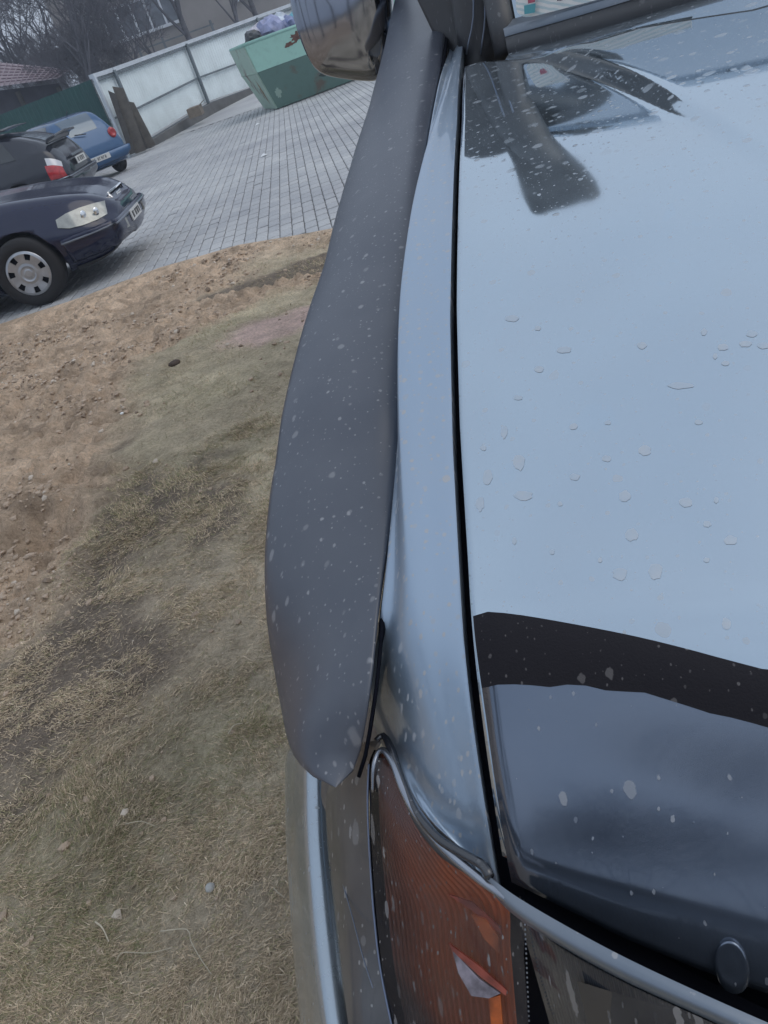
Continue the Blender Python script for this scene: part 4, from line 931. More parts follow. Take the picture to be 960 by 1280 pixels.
# --- dark hatchback with a roof spoiler, tail to the right (local +x = tail)
HB_RZ = R(10); hb = empty('parked_hatchback', (-8.35-4.4*math.cos(HB_RZ)+.45, 14.0-4.4*math.sin(HB_RZ)+.75, 0), 'dark grey hatchback with tailgate spoiler and red tail lamp, parked behind the navy saloon', 'car', rz=HB_RZ)
hb.scale = (1.1, 1.1, 1.1)
B2 = Body([(0, .40, .60, .66, .55, .62, .55, .45), (.08, .26, .66, .74, .70, .76, .66, .55), (.35, .20, .76, .84, .77, .83, .72, .6), (1.0, .18, .86, .95, .80, .86, .76, .62), (1.75, .18, .90, 1.33, .80, .86, .77, .52), (2.2, .18, .91, 1.40, .80, .86, .77, .55), (3.0, .18, .93, 1.38, .80, .86, .77, .55), (3.5, .19, .95, 1.27, .80, .86, .77, .54), (3.85, .22, .96, 1.10, .78, .85, .76, .56), (4.02, .25, .93, .99, .75, .82, .73, .56), (4.10, .30, .80, .88, .70, .77, .68, .5), (4.15, .38, .62, .66, .6, .66, .60, .4)])
B2.build(M['ink'], hb, [(3.30, .30, .345), (.85, .30, .345)], M['gap'])
M['tail'] = M['red']
for sd_ in (-1, 1):
    add_wheel(hb, (3.30, sd_*.78, .30), .30, .19*(1 if sd_ < 0 else -1), 0, 5); add_wheel(hb, (.85, sd_*.78, .30), .30, .19*(1 if sd_ < 0 else -1), 0, 5)
    B2.patch('side_window', 1.45, 2.35, .64, .81, M['glass_dark'], hb, .006, sd_, slant=(.45, 0)); B2.patch('side_window', 2.42, 3.45, .64, .81, M['glass_dark'], hb, .006, sd_, slant=(0, -.22))
    B2.patch('tail_lamp', 3.86, 4.105, .47, .565, M['red'], hb, .014, sd_, slant=(.0, -.02)); B2.patch('reverse_lens', 3.90, 4.09, .565, .615, M['clear'], hb, .014, sd_)
    B2.patch('rub_strip', 1.2, 2.92, .42, .445, M['gap'], hb, .008, sd_, nx=12); B2.patch('rub_strip', 3.66, 3.86, .42, .445, M['gap'], hb, .008, sd_)
B2.patch('rear_window', 3.42, 3.93, .865, 1, simple('rear_screen', (.22, .28, .33), .1, .5, 1), hb, .006, 1, both=True); B2.patch('windscreen', 1.1, 1.68, .86, 1, M['glass_dark'], hb, .005, 1, both=True)
nose_bar(B2, 3.66, 4.14, .30, .50, 'rear_bumper', M['ink'], hb, .045); nose_bar(B2, 3.66, 4.14, .49, .515, 'bumper_strip', M['chrome'], hb, .050)
o = loft('spoiler', [[(3.98, y, 1.02) for y in np.linspace(-.62, .62, 9)], [(4.02, y, 1.10-.04*abs(y)) for y in np.linspace(-.63, .63, 9)], [(4.14, y, 1.12-.04*abs(y)) for y in np.linspace(-.6, .6, 9)]], M['ink'], hb, nc=24, nr=8, world=False); solid(o, .03, 0)
o = loft('roof_spoiler', [[(3.05, y, 1.40-.05*y*y) for y in np.linspace(-.55, .55, 7)], [(3.30, y, 1.42-.05*y*y) for y in np.linspace(-.56, .56, 7)], [(3.42, y, 1.41-.05*y*y) for y in np.linspace(-.56, .56, 7)]], M['blackgloss'], hb, nc=16, nr=6, world=False); solid(o, .02, 0)
number_plate(hb, (4.20, 0, .66), R(90), .52, .11)
o = box('plate_lamp_bar', (4.14, 4.19, -.33, .33, .74, .78), M['chrome'], hb, .008)
# --- light blue hatchback further back, tail toward us
LB_RZ = R(-38); lb = empty('parked_blue_hatchback', (-8.95-3.7*math.cos(LB_RZ), 17.9-3.7*math.sin(LB_RZ), 0), 'light blue hatchback with round red tail lamp parked against the dark green fence', 'car', rz=LB_RZ)
B3 = Body([(0, .40, .60, .66, .55, .62, .55, .45), (.08, .26, .68, .76, .68, .74, .64, .55), (.30, .20, .78, .86, .75, .81, .70, .6), (.85, .18, .88, .97, .77, .83, .73, .6), (1.45, .18, .92, 1.38, .77, .83, .74, .54), (2.0, .18, .93, 1.45, .77, .83, .74, .56), (3.0, .18, .95, 1.43, .77, .83, .74, .56), (3.35, .19, .96, 1.38, .77, .83, .74, .55), (3.62, .22, .95, 1.10, .76, .82, .72, .60), (3.70, .25, .92, .98, .74, .80, .70, .60), (3.76, .27, .72, .80, .70, .76, .68, .55), (3.80, .34, .58, .62, .62, .68, .62, .45)])
B3.build(M['azure'], lb, [(3.10, .29, .33), (.75, .29, .33)], M['gap'])
for sd_ in (-1, 1):
    add_wheel(lb, (3.10, sd_*.75, .29), .29, .19*(1 if sd_ < 0 else -1), 0, 5); add_wheel(lb, (.75, sd_*.75, .29), .29, .19*(1 if sd_ < 0 else -1), 0, 5)
    B3.patch('side_window', 1.3, 2.2, .64, .81, M['glass_dark'], lb, .006, sd_, slant=(.35, 0)); B3.patch('side_window', 2.28, 3.3, .64, .81, M['glass_dark'], lb, .006, sd_, slant=(0, -.15))
    # round tail lamp
    c = (3.735, sd_*.60, .83); V = [(c[0]+.05, c[1], c[2])]; F = []
    for j, (rr, h) in enumerate([(.055, .048), (.06, .055), (.10, .040), (.115, .0)]):
        for k in range(20): V.append((c[0]+h-.25*abs(rr*math.cos(k*math.pi/10))*.3, c[1]+rr*.85*math.cos(k*math.pi/10), c[2]+rr*math.sin(k*math.pi/10)))
    F = [(0, 1+k, 1+(k+1) % 20) for k in range(20)]+[(1+j*20+k, 21+j*20+k, 21+j*20+(k+1) % 20, 1+j*20+(k+1) % 20) for j in range(3) for k in range(20)]
    mesh('tail_lamp', V, F, M['red'], lb)
B3.patch('rear_window', 3.34, 3.66, .84, 1, simple('hatch_screen', (.10, .14, .18), .1, .4, 1), lb, .008, 1, both=True); B3.patch('windscreen', .95, 1.42, .86, 1, M['glass_dark'], lb, .005, 1, both=True)
nose_bar(B3, 3.45, 3.79, .30, .52, 'rear_bumper', M['azure'], lb, .05)
number_plate(lb, (3.86, 0, .45), R(90), .52, .11); tube('rear_wiper', [(3.74, 0, .98), (3.70, -.25, 1.03)], .012, M['black'], lb, 6, world=False); tube('aerial', [(3.2, .0, 1.42), (3.35, 0, 1.50)], .01, M['black'], lb, 6, world=False)

# ================================================================== FENCES, CONTAINER
M['fw'] = simple('white_corrugated_sheet', (.80, .88, .90), .5, .1, var=.10, vs=1.5, bmp=.1, bs=8); M['fg'] = simple('grey_steel', (.16, .19, .21), .5, .3, var=.2, vs=4); M['rail'] = simple('pale_rail', (.60, .65, .70), .5, .2, var=.1)
M['green'] = simple('dark_green_sheet', (.022, .085, .080), .5, .1, var=.15, vs=2); M['plinth'] = simple('concrete_plinth', (.13, .13, .13), .9, var=.25, vs=3, bmp=.5, bs=30)
def ray_xy(px, py, dist):
    v = ray(px, py); h = np.hypot(v[0], v[1]); return CAM+v*(dist/h)
# fence line: picture columns of the posts and their distance
posts = [((159, 198), (113, 96), 24.4), ((181, 187), (141, 87), 25.2), ((260, 137), (229, 55), 29.0), ((345, 106), (319, 22), 32.2), ((430, 76), (408, -10), 35.4), ((520, 42), (500, -44), 38.5)]
FP = [ray_xy(*b, d) for b, tt, d in posts]; FT = [ray_xy(*tt, d)[2] for b, tt, d in posts]
# straighten the run in plan
d0 = FP[1][:2]; d1 = FP[3][:2]; dr = (d1-d0)/np.linalg.norm(d1-d0)
wf = empty('white_fence', Vector((FP[1][0], FP[1][1], float(FP[1][2]))), 'white corrugated metal fence on grey posts along the back of the yard', 'fence')
def panel(a, b, za, zb, ta, tb, mat, parent, n, name='panel', amp=.011):
    a = np.array(a[:2]); b = np.array(b[:2]); L = np.linalg.norm(b-a); d = (b-a)/L; nn = np.array([-d[1], d[0]]); V = []
    prof = []
    k = max(2, int(L/.12))
    for i in range(k):
        for f, o_ in ((0, 0), (.35, 0), (.5, 1), (.85, 1)): prof.append(((i+f)/k, o_))
    prof.append((1, 0))
    for f, o_ in prof:
        p = a+d*L*f+nn*amp*o_; V += [(p[0], p[1], za+(zb-za)*f), (p[0], p[1], ta+(tb-ta)*f)]
    F = [(2*i, 2*i+2, 2*i+3, 2*i+1) for i in range(len(prof)-1)]; return mesh(name, V, F, mat, parent, False, world=True)
toward = -np.array([dr[1], -dr[0]]) if np.dot(np.array([dr[1], -dr[0]]), -d0) < 0 else np.array([dr[1], -dr[0]])
for i in range(len(FP)-1):
    a, b = FP[i], FP[i+1]; za, zb = a[2]+.22, b[2]+.22
    panel(a, b, za, zb, FT[i]-.06, FT[i+1]-.06, M['fw'], wf, 0)
    f_ = toward*.07 if i else np.array([.05, -.03])
    for fr_, nm, wd, hh, mt_ in ((.47, 'cross_rail', .05, .05, M['fg']), (.93, 'cross_rail', .05, .05, M['fg']), (.06, 'cross_rail', .05, .06, M['fg'])):
        A_ = a[:2]+f_; B_ = b[:2]+f_; z1 = a[2]+(FT[i]-a[2])*fr_; z2 = b[2]+(FT[i+1]-b[2])*fr_
        d = (B_-A_)/np.linalg.norm(B_-A_); nn = np.array([-d[1], d[0]])*wd/2
        V = [(*(A_-nn), z1), (*(B_-nn), z2), (*(B_+nn), z2), (*(A_+nn), z1)]; V += [(v[0], v[1], v[2]+hh) for v in V]; mesh(nm, V, BOXF, mt_, wf, False, world=True)
    A_ = a[:2]+f_*.6; B_ = b[:2]+f_*.6; d = (B_-A_)/np.linalg.norm(B_-A_); nn = np.array([-d[1], d[0]])*.07
    V = [(*(A_-nn), FT[i]-.055), (*(B_-nn), FT[i+1]-.055), (*(B_+nn), FT[i+1]-.055), (*(A_+nn), FT[i]-.055)]; V += [(v[0], v[1], v[2]+.10) for v in V]; mesh('top_rail', V, BOXF, M['rail'], wf, False, world=True)
    if i >= 1:
        A_ = a[:2]+f_*2.2; B_ = b[:2]+f_*2.2; d = (B_-A_)/np.linalg.norm(B_-A_); nn = np.array([-d[1], d[0]])*.12
        V = [(*(A_-nn), a[2]-.2), (*(B_-nn), b[2]-.2), (*(B_+nn), b[2]-.2), (*(A_+nn), a[2]-.2)]; V += [(v[0], v[1], v[2]+.36) for v in V]; mesh('plinth', V, BOXF, M['plinth'], wf, False, world=True)
for i, (a, t_) in enumerate(zip(FP, FT)):
    f_ = toward*.11; obox('post', a[:2]+f_-dr*.04, a[:2]+f_+dr*.04, .08, a[2]-.1, t_-.02 if i else t_+.03, M['fg'] if i else M['rail'], wf)
# dark green fence to the left
GA = ray_xy(157, 197, 24.7); GB = ray_xy(-60, 260, 27.0); GC = ray_xy(-300, 330, 30)
gf = empty('green_fence', Vector((GA[0], GA[1], 0)), 'dark green sheet metal fence behind the parked cars, left of the white fence', 'fence')
tA = ray_xy(112, 100, 24.7)[2]; tB = ray_xy(-60, 168, 27)[2]
panel(GA, GB, 0, 0, tA, tB, M['green'], gf, 0); panel(GB, GC, 0, 0, tB, tB, M['green'], gf, 0)
for P_ in (GA, (GA+GB)/2, GB): obox('post', P_[:2]+np.array([0, .06]), P_[:2]+np.array([.06, .06]), .06, 0, tA-.05, M['fg'], gf)
# boards leaning at the fence's left end
M['board'] = simple('weathered_board', (.060, .056, .052), .85, var=.4, vs=6, bmp=.5, bs=30); M['board2'] = simple('brown_board', (.10, .090, .078), .85, var=.35, vs=5, bmp=.5, bs=30)
LB = [('narrow dark board leaning at the left end of the white fence, nearest the green fence', (166, 192), (138, 112), .16, 'board', 24.0), ('tall pale brown board with a slanted top leaning on the white fence', (176, 190), (146, 106), .30, 'board2', 24.1), ('dark board in the middle of the leaning boards at the white fence', (182, 186), (152, 118), .14, 'board', 24.2), ('wide mossy board with its foot furthest right, leaning on the white fence', (189, 183), (160, 124), .26, 'board2', 24.3)]
for lab, b_, t_, wd, mk, dd in LB:
    P0 = ray_xy(*b_, dd); P1 = ray_xy(*t_, dd+.30); P0[2] = max(P0[2], .0); d = np.array([dr[0]*.6+.55, dr[1]*.6-.05, 0]); d /= np.linalg.norm(d)
    side = np.array([math.cos(YAW), math.sin(YAW), 0]); h = np.array([side[1], -side[0], 0])*.03
    V = [P0-side*wd/2, P0+side*wd/2, P1+side*wd*.42-np.array([0, 0, .12]), P1-side*wd*.42]; V = [v-h for v in V]+[v+h for v in V]
    o = mesh('leaning_board', [tuple(np.array(v)-P0) for v in V], [(0, 1, 2, 3), (7, 6, 5, 4), (0, 4, 5, 1), (1, 5, 6, 2), (2, 6, 7, 3), (3, 7, 4, 0)], M[mk], None, False); o.location = Vector(P0); tag(o, lab, 'board', 'boards leaning on the fence'); normals_fix(o)
# cardboard box on the plinth
P_ = ray_xy(247, 146, 26.6); o = empty('cardboard_box', Vector((P_[0], P_[1], P_[2]+.02)), 'small brown cardboard box lying at the foot of the white fence', 'box', rz=R(100))
M['card'] = simple('brown_cardboard', (.22, .18, .14), .85, var=.2, vs=8)
box('box_side', (-.28, .28, -.2, .2, 0, .26), M['card'], o, .01); mesh('flap', [(-.28, -.2, .265), (.28, -.2, .265), (.30, -.36, .34), (-.26, -.36, .34)], [(0, 1, 2, 3)], M['card'], o, False)
mesh('flap', [(.28, -.2, .265), (.28, .2, .265), (.42, .2, .22), (.42, -.2, .22)], [(0, 1, 2, 3)], simple('pale_card', (.5, .5, .5), .8), o, False)

# --- green waste skip
def rusty(name, col, k=.5):
    mt, t, p = newmat(name); g = coords(t); f = noise(t, g, 1.3, 6, .7); f2 = noise(t, g, 9, 4)
    m1 = ramp(t, f, .56, .66); c = mixc(t, math_(t, 'MULTIPLY', m1, k), (*col, 1), (.15, .075, .05, 1))
    c = mixc(t, math_(t, 'MULTIPLY', ramp(t, f2, .5, .8), .35), c, (*[q*.6 for q in col], 1)); t.links.new(c, p.inputs['Base Color']); p.inputs['Roughness'].default_value = .6; bump(t, p, f2, .2, .01); return mt
M['skip'] = rusty('mint_green_steel', (.33, .58, .50), .6); M['skipd'] = rusty('dark_green_steel', (.11, .20, .175), .7); M['skipe'] = rusty('pale_green_steel', (.42, .57, .47), .8)
k0 = ray_xy(349, 141, 22.0); k0[2] = 0.05; SK = empty('waste_skip', Vector((k0[0], k0[1], .03)), 'large mint green waste skip with rust patches, heaped with rubbish bags, before the white fence', 'skip', rz=R(25))
# local: x along the long side to the right, y back, near lower left corner at the origin
Lx, Wy, HM, HT = 3.5, 1.75, .88, 1.50; ou = .22
def ring(z, l, r_, f, b): return [(l, f, z), (r_, f, z), (r_, b, z), (l, b, z)]
lo = ring(0, 0, Lx, 0, Wy); md_ = ring(HM, -ou*1.1, Lx+ou, -ou*1.2, Wy+ou*1.2); tp = ring(HT, -ou*1.5, Lx+ou*1.3, -ou*1.25, Wy+ou*1.25)
def quadpart(nm, A_, i, C_, mt_):
    j = (i+1) % 4; o = mesh(nm, [A_[i], A_[j], C_[j], C_[i]], [(0, 1, 2, 3)], mt_, SK, False); solid(o, .03, 1); return o
for i, nm in enumerate(('long_side', 'end_panel', 'long_side', 'end_panel')):
    quadpart(nm, lo, i, md_, M['skipd'] if i % 2 == 0 else M['skipe']); quadpart(nm, md_, i, tp, M['skip'] if i % 2 == 0 else M['skipe'])
mesh('floor_plate', lo, [(0, 1, 2, 3)], M['skipd'], SK, False); mesh('rubbish_level', ring(HT-.12, -ou, Lx, -ou*.8, Wy+.1), [(0, 1, 2, 3)], simple('rubbish_dark', (.05, .05, .05), .9), SK, False)
tube('rim', tp+[tp[0]], .05, M['skip'], SK, 6, world=False)
tube('flange', [md_[3], md_[0]], .045, M['skipe'], SK, 6, world=False)
for f in (.22, .5, .78):
    a_ = np.array(md_[3])*(1-f)+np.array(md_[0])*f; b_ = np.array(tp[3])*(1-f)+np.array(tp[0])*f; tube('end_rib', [a_, b_], .035, M['skipe'], SK, 5, world=False)
def blob_patch(nm, cx, cz, rx, rz_, mt_, face, seed):
    r2 = random.Random(seed); V = [(0, 0)]; n = 26
    for k in range(n): a = 2*math.pi*k/n; q = r2.uniform(.55, 1.1); V.append((rx*q*math.cos(a), rz_*q*math.sin(a)))
    P = [face(cx+u, cz+v) for u, v in V]; return mesh(nm, P, [(0, 1+k, 1+(k+1) % n) for k in range(n)], mt_, SK, False)
up_f = lambda x, z: (x, -ou*1.2-ou*.05*(z-HM)/(HT-HM)-.034, z); lo_f = lambda x, z: (x, -ou*1.2*z/HM-.036, z)
M['rustp'] = simple('rust_patch', (.13, .058, .04), .9, var=.4, vs=12)
blob_patch('rust_patch', .98, 1.30, .22, .12, M['rustp'], up_f, 1); blob_patch('rust_patch', .72, 1.20, .14, .06, M['rustp'], up_f, 2); blob_patch('rust_patch', 1.2, 1.36, .16, .08, M['rustp'], up_f, 3)
blob_patch('dark_stain', 1.5, .42, .30, .14, simple('dark_stain', (.03, .05, .045), .8), lo_f, 4); blob_patch('pale_patch', .12, .32, .09, .13, simple('pale_patch', (.3, .42, .36), .7), lo_f, 6)
ef = lambda y, z: (-ou*1.1*z/HM-.036, y, z)
blob_patch('rust_streak', .42, .42, .10, .36, simple('rust_streak', (.30, .20, .10), .9, var=.3, vs=10), ef, 8)
# rubbish heap: each bag a thing
bagc = [((.60, .66, .72), 'white'), ((.30, .33, .52), 'violet'), ((.20, .24, .42), 'dark blue'), ((.62, .60, .66), 'pale pink'), ((.12, .40, .50), 'teal'), ((.05, .055, .06), 'black'), ((.45, .10, .10), 'red'), ((.55, .62, .70), 'pale blue')]
spotsb = [(.05, .25, .22, 5, 'black bag slumped at the left end of the skip'), (.30, .5, .30, 3, 'pale pink bag against the violet one in the skip'), (.55, .35, .36, 1, 'large violet bag in the middle of the skip heap'), (.85, .55, .34, 7, 'pale blue bag beside the violet bag on the skip'), (.50, .75, .26, 0, 'white bag with a pointed corner on top of the skip heap'), (.98, .3, .24, 2, 'dark blue bag at the front rim of the skip'), (1.22, .5, .26, 4, 'teal bag toward the right of the skip heap'), (1.45, .4, .20, 6, 'small red bag furthest right on the skip heap')]
cr, sr = math.cos(R(25)), math.sin(R(25))
for i, (bx, by, br, ci, lab) in enumerate(spotsb):
    bm = bmesh.new(); bmesh.ops.create_icosphere(bm, subdivisions=3, radius=br)
    for v in bm.verts:
        q = v.co.normalized(); nn = fbm(np.array(q.x*2.5+i*7+20), np.array(q.y*2.5+q.z*2+30), 4).item(); v.co *= .65+.75*nn; v.co.z *= .85
    me = bpy.data.meshes.new('rubbish_bag'); bm.to_mesh(me); bm.free(); mt_ = simple(bagc[ci][1].replace(' ', '_')+'_bag_film', bagc[ci][0], .35, var=.35, vs=5); me.materials.append(mt_)
    me.polygons.foreach_set('use_smooth', [False]*len(me.polygons))
    o = bpy.data.objects.new('rubbish_bag', me); sc.collection.objects.link(o); o.location = (k0[0]+bx*cr-by*sr, k0[1]+bx*sr+by*cr, 1.50+br*.35); tag(o, lab, 'bag', 'rubbish bags heaped in the skip')

# ================================================================== BACKDROP: shed, building, bare trees
def wpt(px, py, d): return ray_xy(px, py, d)
M['roof'] = simple('pinkish_roof_sheet', (.40, .33, .37), .5, .1, var=.12, vs=3); M['shedw'] = simple('dark_shed_wall', (.05, .05, .065), .9, var=.3, vs=3)
r0 = wpt(-160, 130, 33); r1 = wpt(72, 98, 33); r2 = wpt(88, 87, 37); r3 = wpt(-160, 62, 38)
shed = empty('shed', Vector((r1[0], r1[1], 0)), 'shed with pinkish sheet roof and dark walls behind the green fence', 'shed')
rows = 9; mesh('roof', [tuple(p) for p in (r0, r1, r2, r3)], [(0, 1, 2, 3)], M['roof'], shed, False, world=True)
for k in range(34):
    f = k/33; a_ = r0*(1-f)+r1*f; b_ = r3*(1-f)+r2*f; tube('roof_seam', [a_+[0, 0, .02], b_+[0, 0, .02]], .022, M['roof'], shed, 4)
for k in range(1, 7):
    f = k/7; a_ = r0*(1-f)+r3*f; b_ = r1*(1-f)+r2*f; tube('roof_course', [a_+[0, 0, .02], b_+[0, 0, .02]], .02, simple('roof_joint', (.2, .15, .18), .7) if k == 1 else bpy.data.materials['roof_joint'], shed, 4)
q0 = r0+np.array([.2, .5, -.12]); q1 = r1+np.array([-.3, .5, -.12]); obox('wall', q0, q1, .1, 0, float(min(q0[2], q1[2])), M['shedw'], shed)
V = [(*q0[:2], 1.0), (*q1[:2], 1.0), (*q1[:2], q1[2]), (*q0[:2], q0[2])]; mesh('eaves_board', [(v[0]-.0, v[1]-.12, v[2]) for v in V], [(0, 1, 2, 3)], M['shedw'], shed, False, world=True)
for k in range(5): p_ = q0*(1-k/4)+q1*(k/4); obox('shed_post', p_[:2]+[0, -.3], p_[:2]+[.14, -.3], .12, 0, float(p_[2])-.1, M['board'], shed)
# building
M['wallb'] = simple('grey_beige_render', (.30, .285, .28), .9, var=.15, vs=.7, bmp=.2, bs=5); M['winb'] = simple('far_window_glass', (.13, .15, .18), .15, .2, 1, var=.4, vs=1.5); M['wframe'] = simple('white_window_frame', (.62, .66, .72), .6)
bd = 50.0; c0 = wpt(96, 90, bd-1); c1 = wpt(520, -60, bd+3); bl = empty('building', Vector((c0[0], c0[1], 0)), 'grey beige building with white framed windows behind the bare trees', 'building')
dd = (c1-c0)[:2]; Lb = np.linalg.norm(dd); dd = dd/Lb; nb_ = np.array([dd[1], -dd[0]])
def bpt(u, z, off=0): p = c0[:2]+dd*u+nb_*off; return (p[0], p[1], z)
def bface(px, py):
    v = ray(px, py); A = np.array([[dd[0], -v[0]], [dd[1], -v[1]]]); u, t_ = np.linalg.solve(A, CAM[:2]-c0[:2]); return u, CAM[2]+v[2]*t_
back = c0[:2]-nb_*9
def bslab(nm, u0, u1, z0, z1, o0, o1, mt_, par=bl):
    V = [bpt(u0, z0, o0), bpt(u1, z0, o0), bpt(u1, z0, o1), bpt(u0, z0, o1)]; V += [(v[0], v[1], z1) for v in V]; return mesh(nm, V, BOXF, mt_, par, False, world=True)
bslab('wall', 0, Lb, 0, 8.5, -8, 0, M['wallb']); bslab('roof', -.4, Lb+.4, 8.5, 8.9, -8.4, .5, M['roof'])
u0, zt_ = bface(125, 18); u1, zb_ = bface(222, 14)
ub, zb0 = bface(150, 50)
zlo = bface(185, 38)[1]; zhi = bface(160, 6)[1]
for (ua, uw, za, zb2) in ((u0, u1, zlo, zhi), (u1+3, u1+6.5, zlo, zhi), (u1+10, u1+13, zlo, zhi), (u0, u1, zlo+3.0, zhi+3.0), (u1+3, u1+6.5, zlo+3, zhi+3)):
    wn = bslab('window', ua, uw, za, zb2, .01, .06, M['winb']); n_ = 5 if ua == u0 else 3
    for k in range(n_+1):
        f = k/n_; uu = ua+(uw-ua)*f; x = bslab('window_bar', uu-.05, uu+.05, za, zb2, .061, .12, M['wframe'], wn)
    bslab('sill', ua-.1, uw+.1, za-.14, za-.001, .02, .2, M['wframe'], wn); bslab('window_head', ua-.1, uw+.1, zb2+.001, zb2+.1, .02, .14, M['wframe'], wn)
bslab('balcony_rail', u0-.4, u1+1.5, zlo-1.35, zlo-1.28, .5, .56, M['fg']); bslab('balcony_rail', u0-.4, u1+1.5, zlo-.75, zlo-.68, .5, .56, M['fg'])
for k in range(5): uu = u0-.3+(u1-u0+1.6)*k/4; bslab('balcony_post', uu, uu+.12, zlo-2.2, zlo-.5, .48, .6, M['fg'])
# second block far behind on the left
p0 = wpt(-260, 130, 85); p1 = wpt(60, 60, 85); b2 = empty('far_block', Vector((p0[0], p0[1], 0)), 'pale far block glimpsed between bare tree trunks behind the pink roof', 'building')
obox('wall', p0, p1, 10, 0, 5.5, simple('pale_far_render', (.34, .36, .40), .9, var=.15, vs=.5), b2); obox('roof', p0-[1, 0, 0], p1+[1, 0, 0], 11, 5.5, 6.2, M['shedw'], b2)
for k in range(7):
    f = (k+.5)/7; q = p0*(1-f)+p1*f; n2 = np.array([(p1-p0)[1], -(p1-p0)[0]]); n2 = n2/np.linalg.norm(n2)*5.05; dd2 = (p1-p0)[:2]/np.linalg.norm((p1-p0)[:2]); obox('window', q[:2]+n2-dd2*.8, q[:2]+n2+dd2*.8, .1, 2.2, 3.8, M['winb'], b2)

M['bark'] = simple('grey_bark', (.10, .10, .115), .95, var=.35, vs=5, bmp=.6, bs=20); M['twig'] = simple('bare_twigs', (.115, .115, .135), .95)
def make_tree(seed, H, rad, levels=5, spread=.55, up=.35, dense_=5):
    r3 = random.Random(seed); T = []; C = []
    def seg(lst, a, b, ra, rb, n):
        d = b-a; L = d.length
        if L < 1e-4: return
        d.normalize(); s_ = d.orthogonal().normalized(); t_ = d.cross(s_); k0_ = len(lst[0])
        for p, r_ in ((a, ra), (b, rb)):
            for k in range(n): an = 2*math.pi*k/n; lst[0].append(p+(s_*math.cos(an)+t_*math.sin(an))*r_)
        for k in range(n): lst[1].append((k0_+k, k0_+(k+1) % n, k0_+n+(k+1) % n, k0_+n+k))
    TR = ([], []); CR = ([], [])
    def grow(p, d, L, r_, lv):
        st = 3 if lv < 3 else 2; lst = TR if lv == 0 else CR; n = 7 if lv == 0 else (5 if lv == 1 else 3); q = p.copy(); dirr = d.copy(); rr = r_
        st = 6 if lv == 0 else st; pts = []
        for i in range(st):
            dirr = (dirr+Vector((r3.gauss(0, .10+.05*lv), r3.gauss(0, .10+.05*lv), r3.gauss(0, .06)+up*.12))).normalized(); q2 = q+dirr*(L/st); r2 = rr*(.86 if lv == 0 else .74); seg(lst, q, q2, rr, r2, n); q = q2; rr = r2; pts.append((q.copy(), dirr.copy(), rr))
        if lv < levels:
            kids = dense_ if lv else dense_+2
            for k in range(kids):
                base = pts[min(len(pts)-1, int(len(pts)*(.35+.65*r3.random())))] if k < kids-1 else pts[-1]
                a = r3.uniform(0, 2*math.pi); sp = r3.uniform(.6, 1.2)*spread; s_ = base[1].orthogonal().normalized(); t_ = base[1].cross(s_); nd = (base[1]*math.cos(sp)+(s_*math.cos(a)+t_*math.sin(a))*math.sin(sp)+Vector((0, 0, up*.5))).normalized()
                grow(base[0], nd, L*r3.uniform(.55, .78), max(base[2]*.62, .010), lv+1)
    grow(Vector((0, 0, 0)), Vector((0, 0, 1)), H*.42, rad, 0)
    tm = bpy.data.meshes.new('trunk'); tm.from_pydata([tuple(v) for v in TR[0]], [], TR[1]); tm.materials.append(M['bark']); tm.polygons.foreach_set('use_smooth', [True]*len(tm.polygons))
    cm = bpy.data.meshes.new('crown'); cm.from_pydata([tuple(v) for v in CR[0]], [], CR[1]); cm.materials.append(M['twig'])
    return tm, cm
TM = [make_tree(11, 9, .24, 5, .55, .35, 4), make_tree(23, 8, .16, 5, .75, .25, 4), make_tree(35, 6, .10, 5, .85, .5, 4)]
def place_tree(kind, x, y, s_, rz, lab, grp='bare trees behind the fences', z=0):
    t_ = empty('bare_tree', Vector((x, y, z)), lab, 'tree', grp, rz); t_.scale = (s_, s_, s_)
    for nm, me in zip(('trunk', 'crown'), TM[kind]):
        o = bpy.data.objects.new(nm, me); sc.collection.objects.link(o); o.parent = t_
    return t_
trees = [(-6, 90, 43, 0, 1.1, 'thick trunked bare tree at the far left above the pink roof'), (24, 85, 42, 0, 1.0, 'bare tree with a forked trunk rising behind the pink roof, second from left'), (60, 80, 47, 1, 1.25, 'thin pale bare tree glimpsed between the forked tree and the leaning one'), (98, 88, 31, 1, .85, 'leaning bare tree right behind the corner of green and white fences'), (120, 80, 40, 0, 1.0, 'dense bare tree in front of the left edge of the grey beige building'),
    (150, 70, 36, 2, 1.1, 'low twiggy bare tree before the building window, behind the white fence'), (246, 45, 37, 0, .95, 'dark straight bare tree rising right above the middle of the white fence'), (290, 30, 40, 1, 1.0, 'pale barked bare tree behind the white fence, left of the skip'), (205, 60, 38, 1, .8, 'slender bare tree between the window and the dark straight trunk'), (330, 20, 43, 0, 1.0, 'bare tree behind the white fence directly over the skip'),
    (40, 90, 60, 1, 1.5, 'far hazy bare tree behind the pink roof'), (-60, 110, 40, 1, 1.1, 'bare tree outside the left edge beyond the pink roof'), (80, 85, 55, 0, 1.2, 'far bare tree seen through the gap left of the building')]
for i, (px, py, d, k, s_, lab) in enumerate(trees):
    p_ = wpt(px, py, d); place_tree(k, p_[0], p_[1], s_, i*2.1, lab, z=.2)
for i, (px, d, s_) in enumerate([(76, 42, .8), (85, 34, .7), (100, 33, .75), (118, 32, .6), (135, 35, .7), (160, 34.5, .6), (10, 48, .8), (45, 46, .7)]):
    p_ = wpt(px, 90, d); place_tree(2, p_[0], p_[1], s_, i*1.3+.4, 'low leafless bush of fine twigs behind the fence where green meets white', 'low twiggy bushes behind the fences')
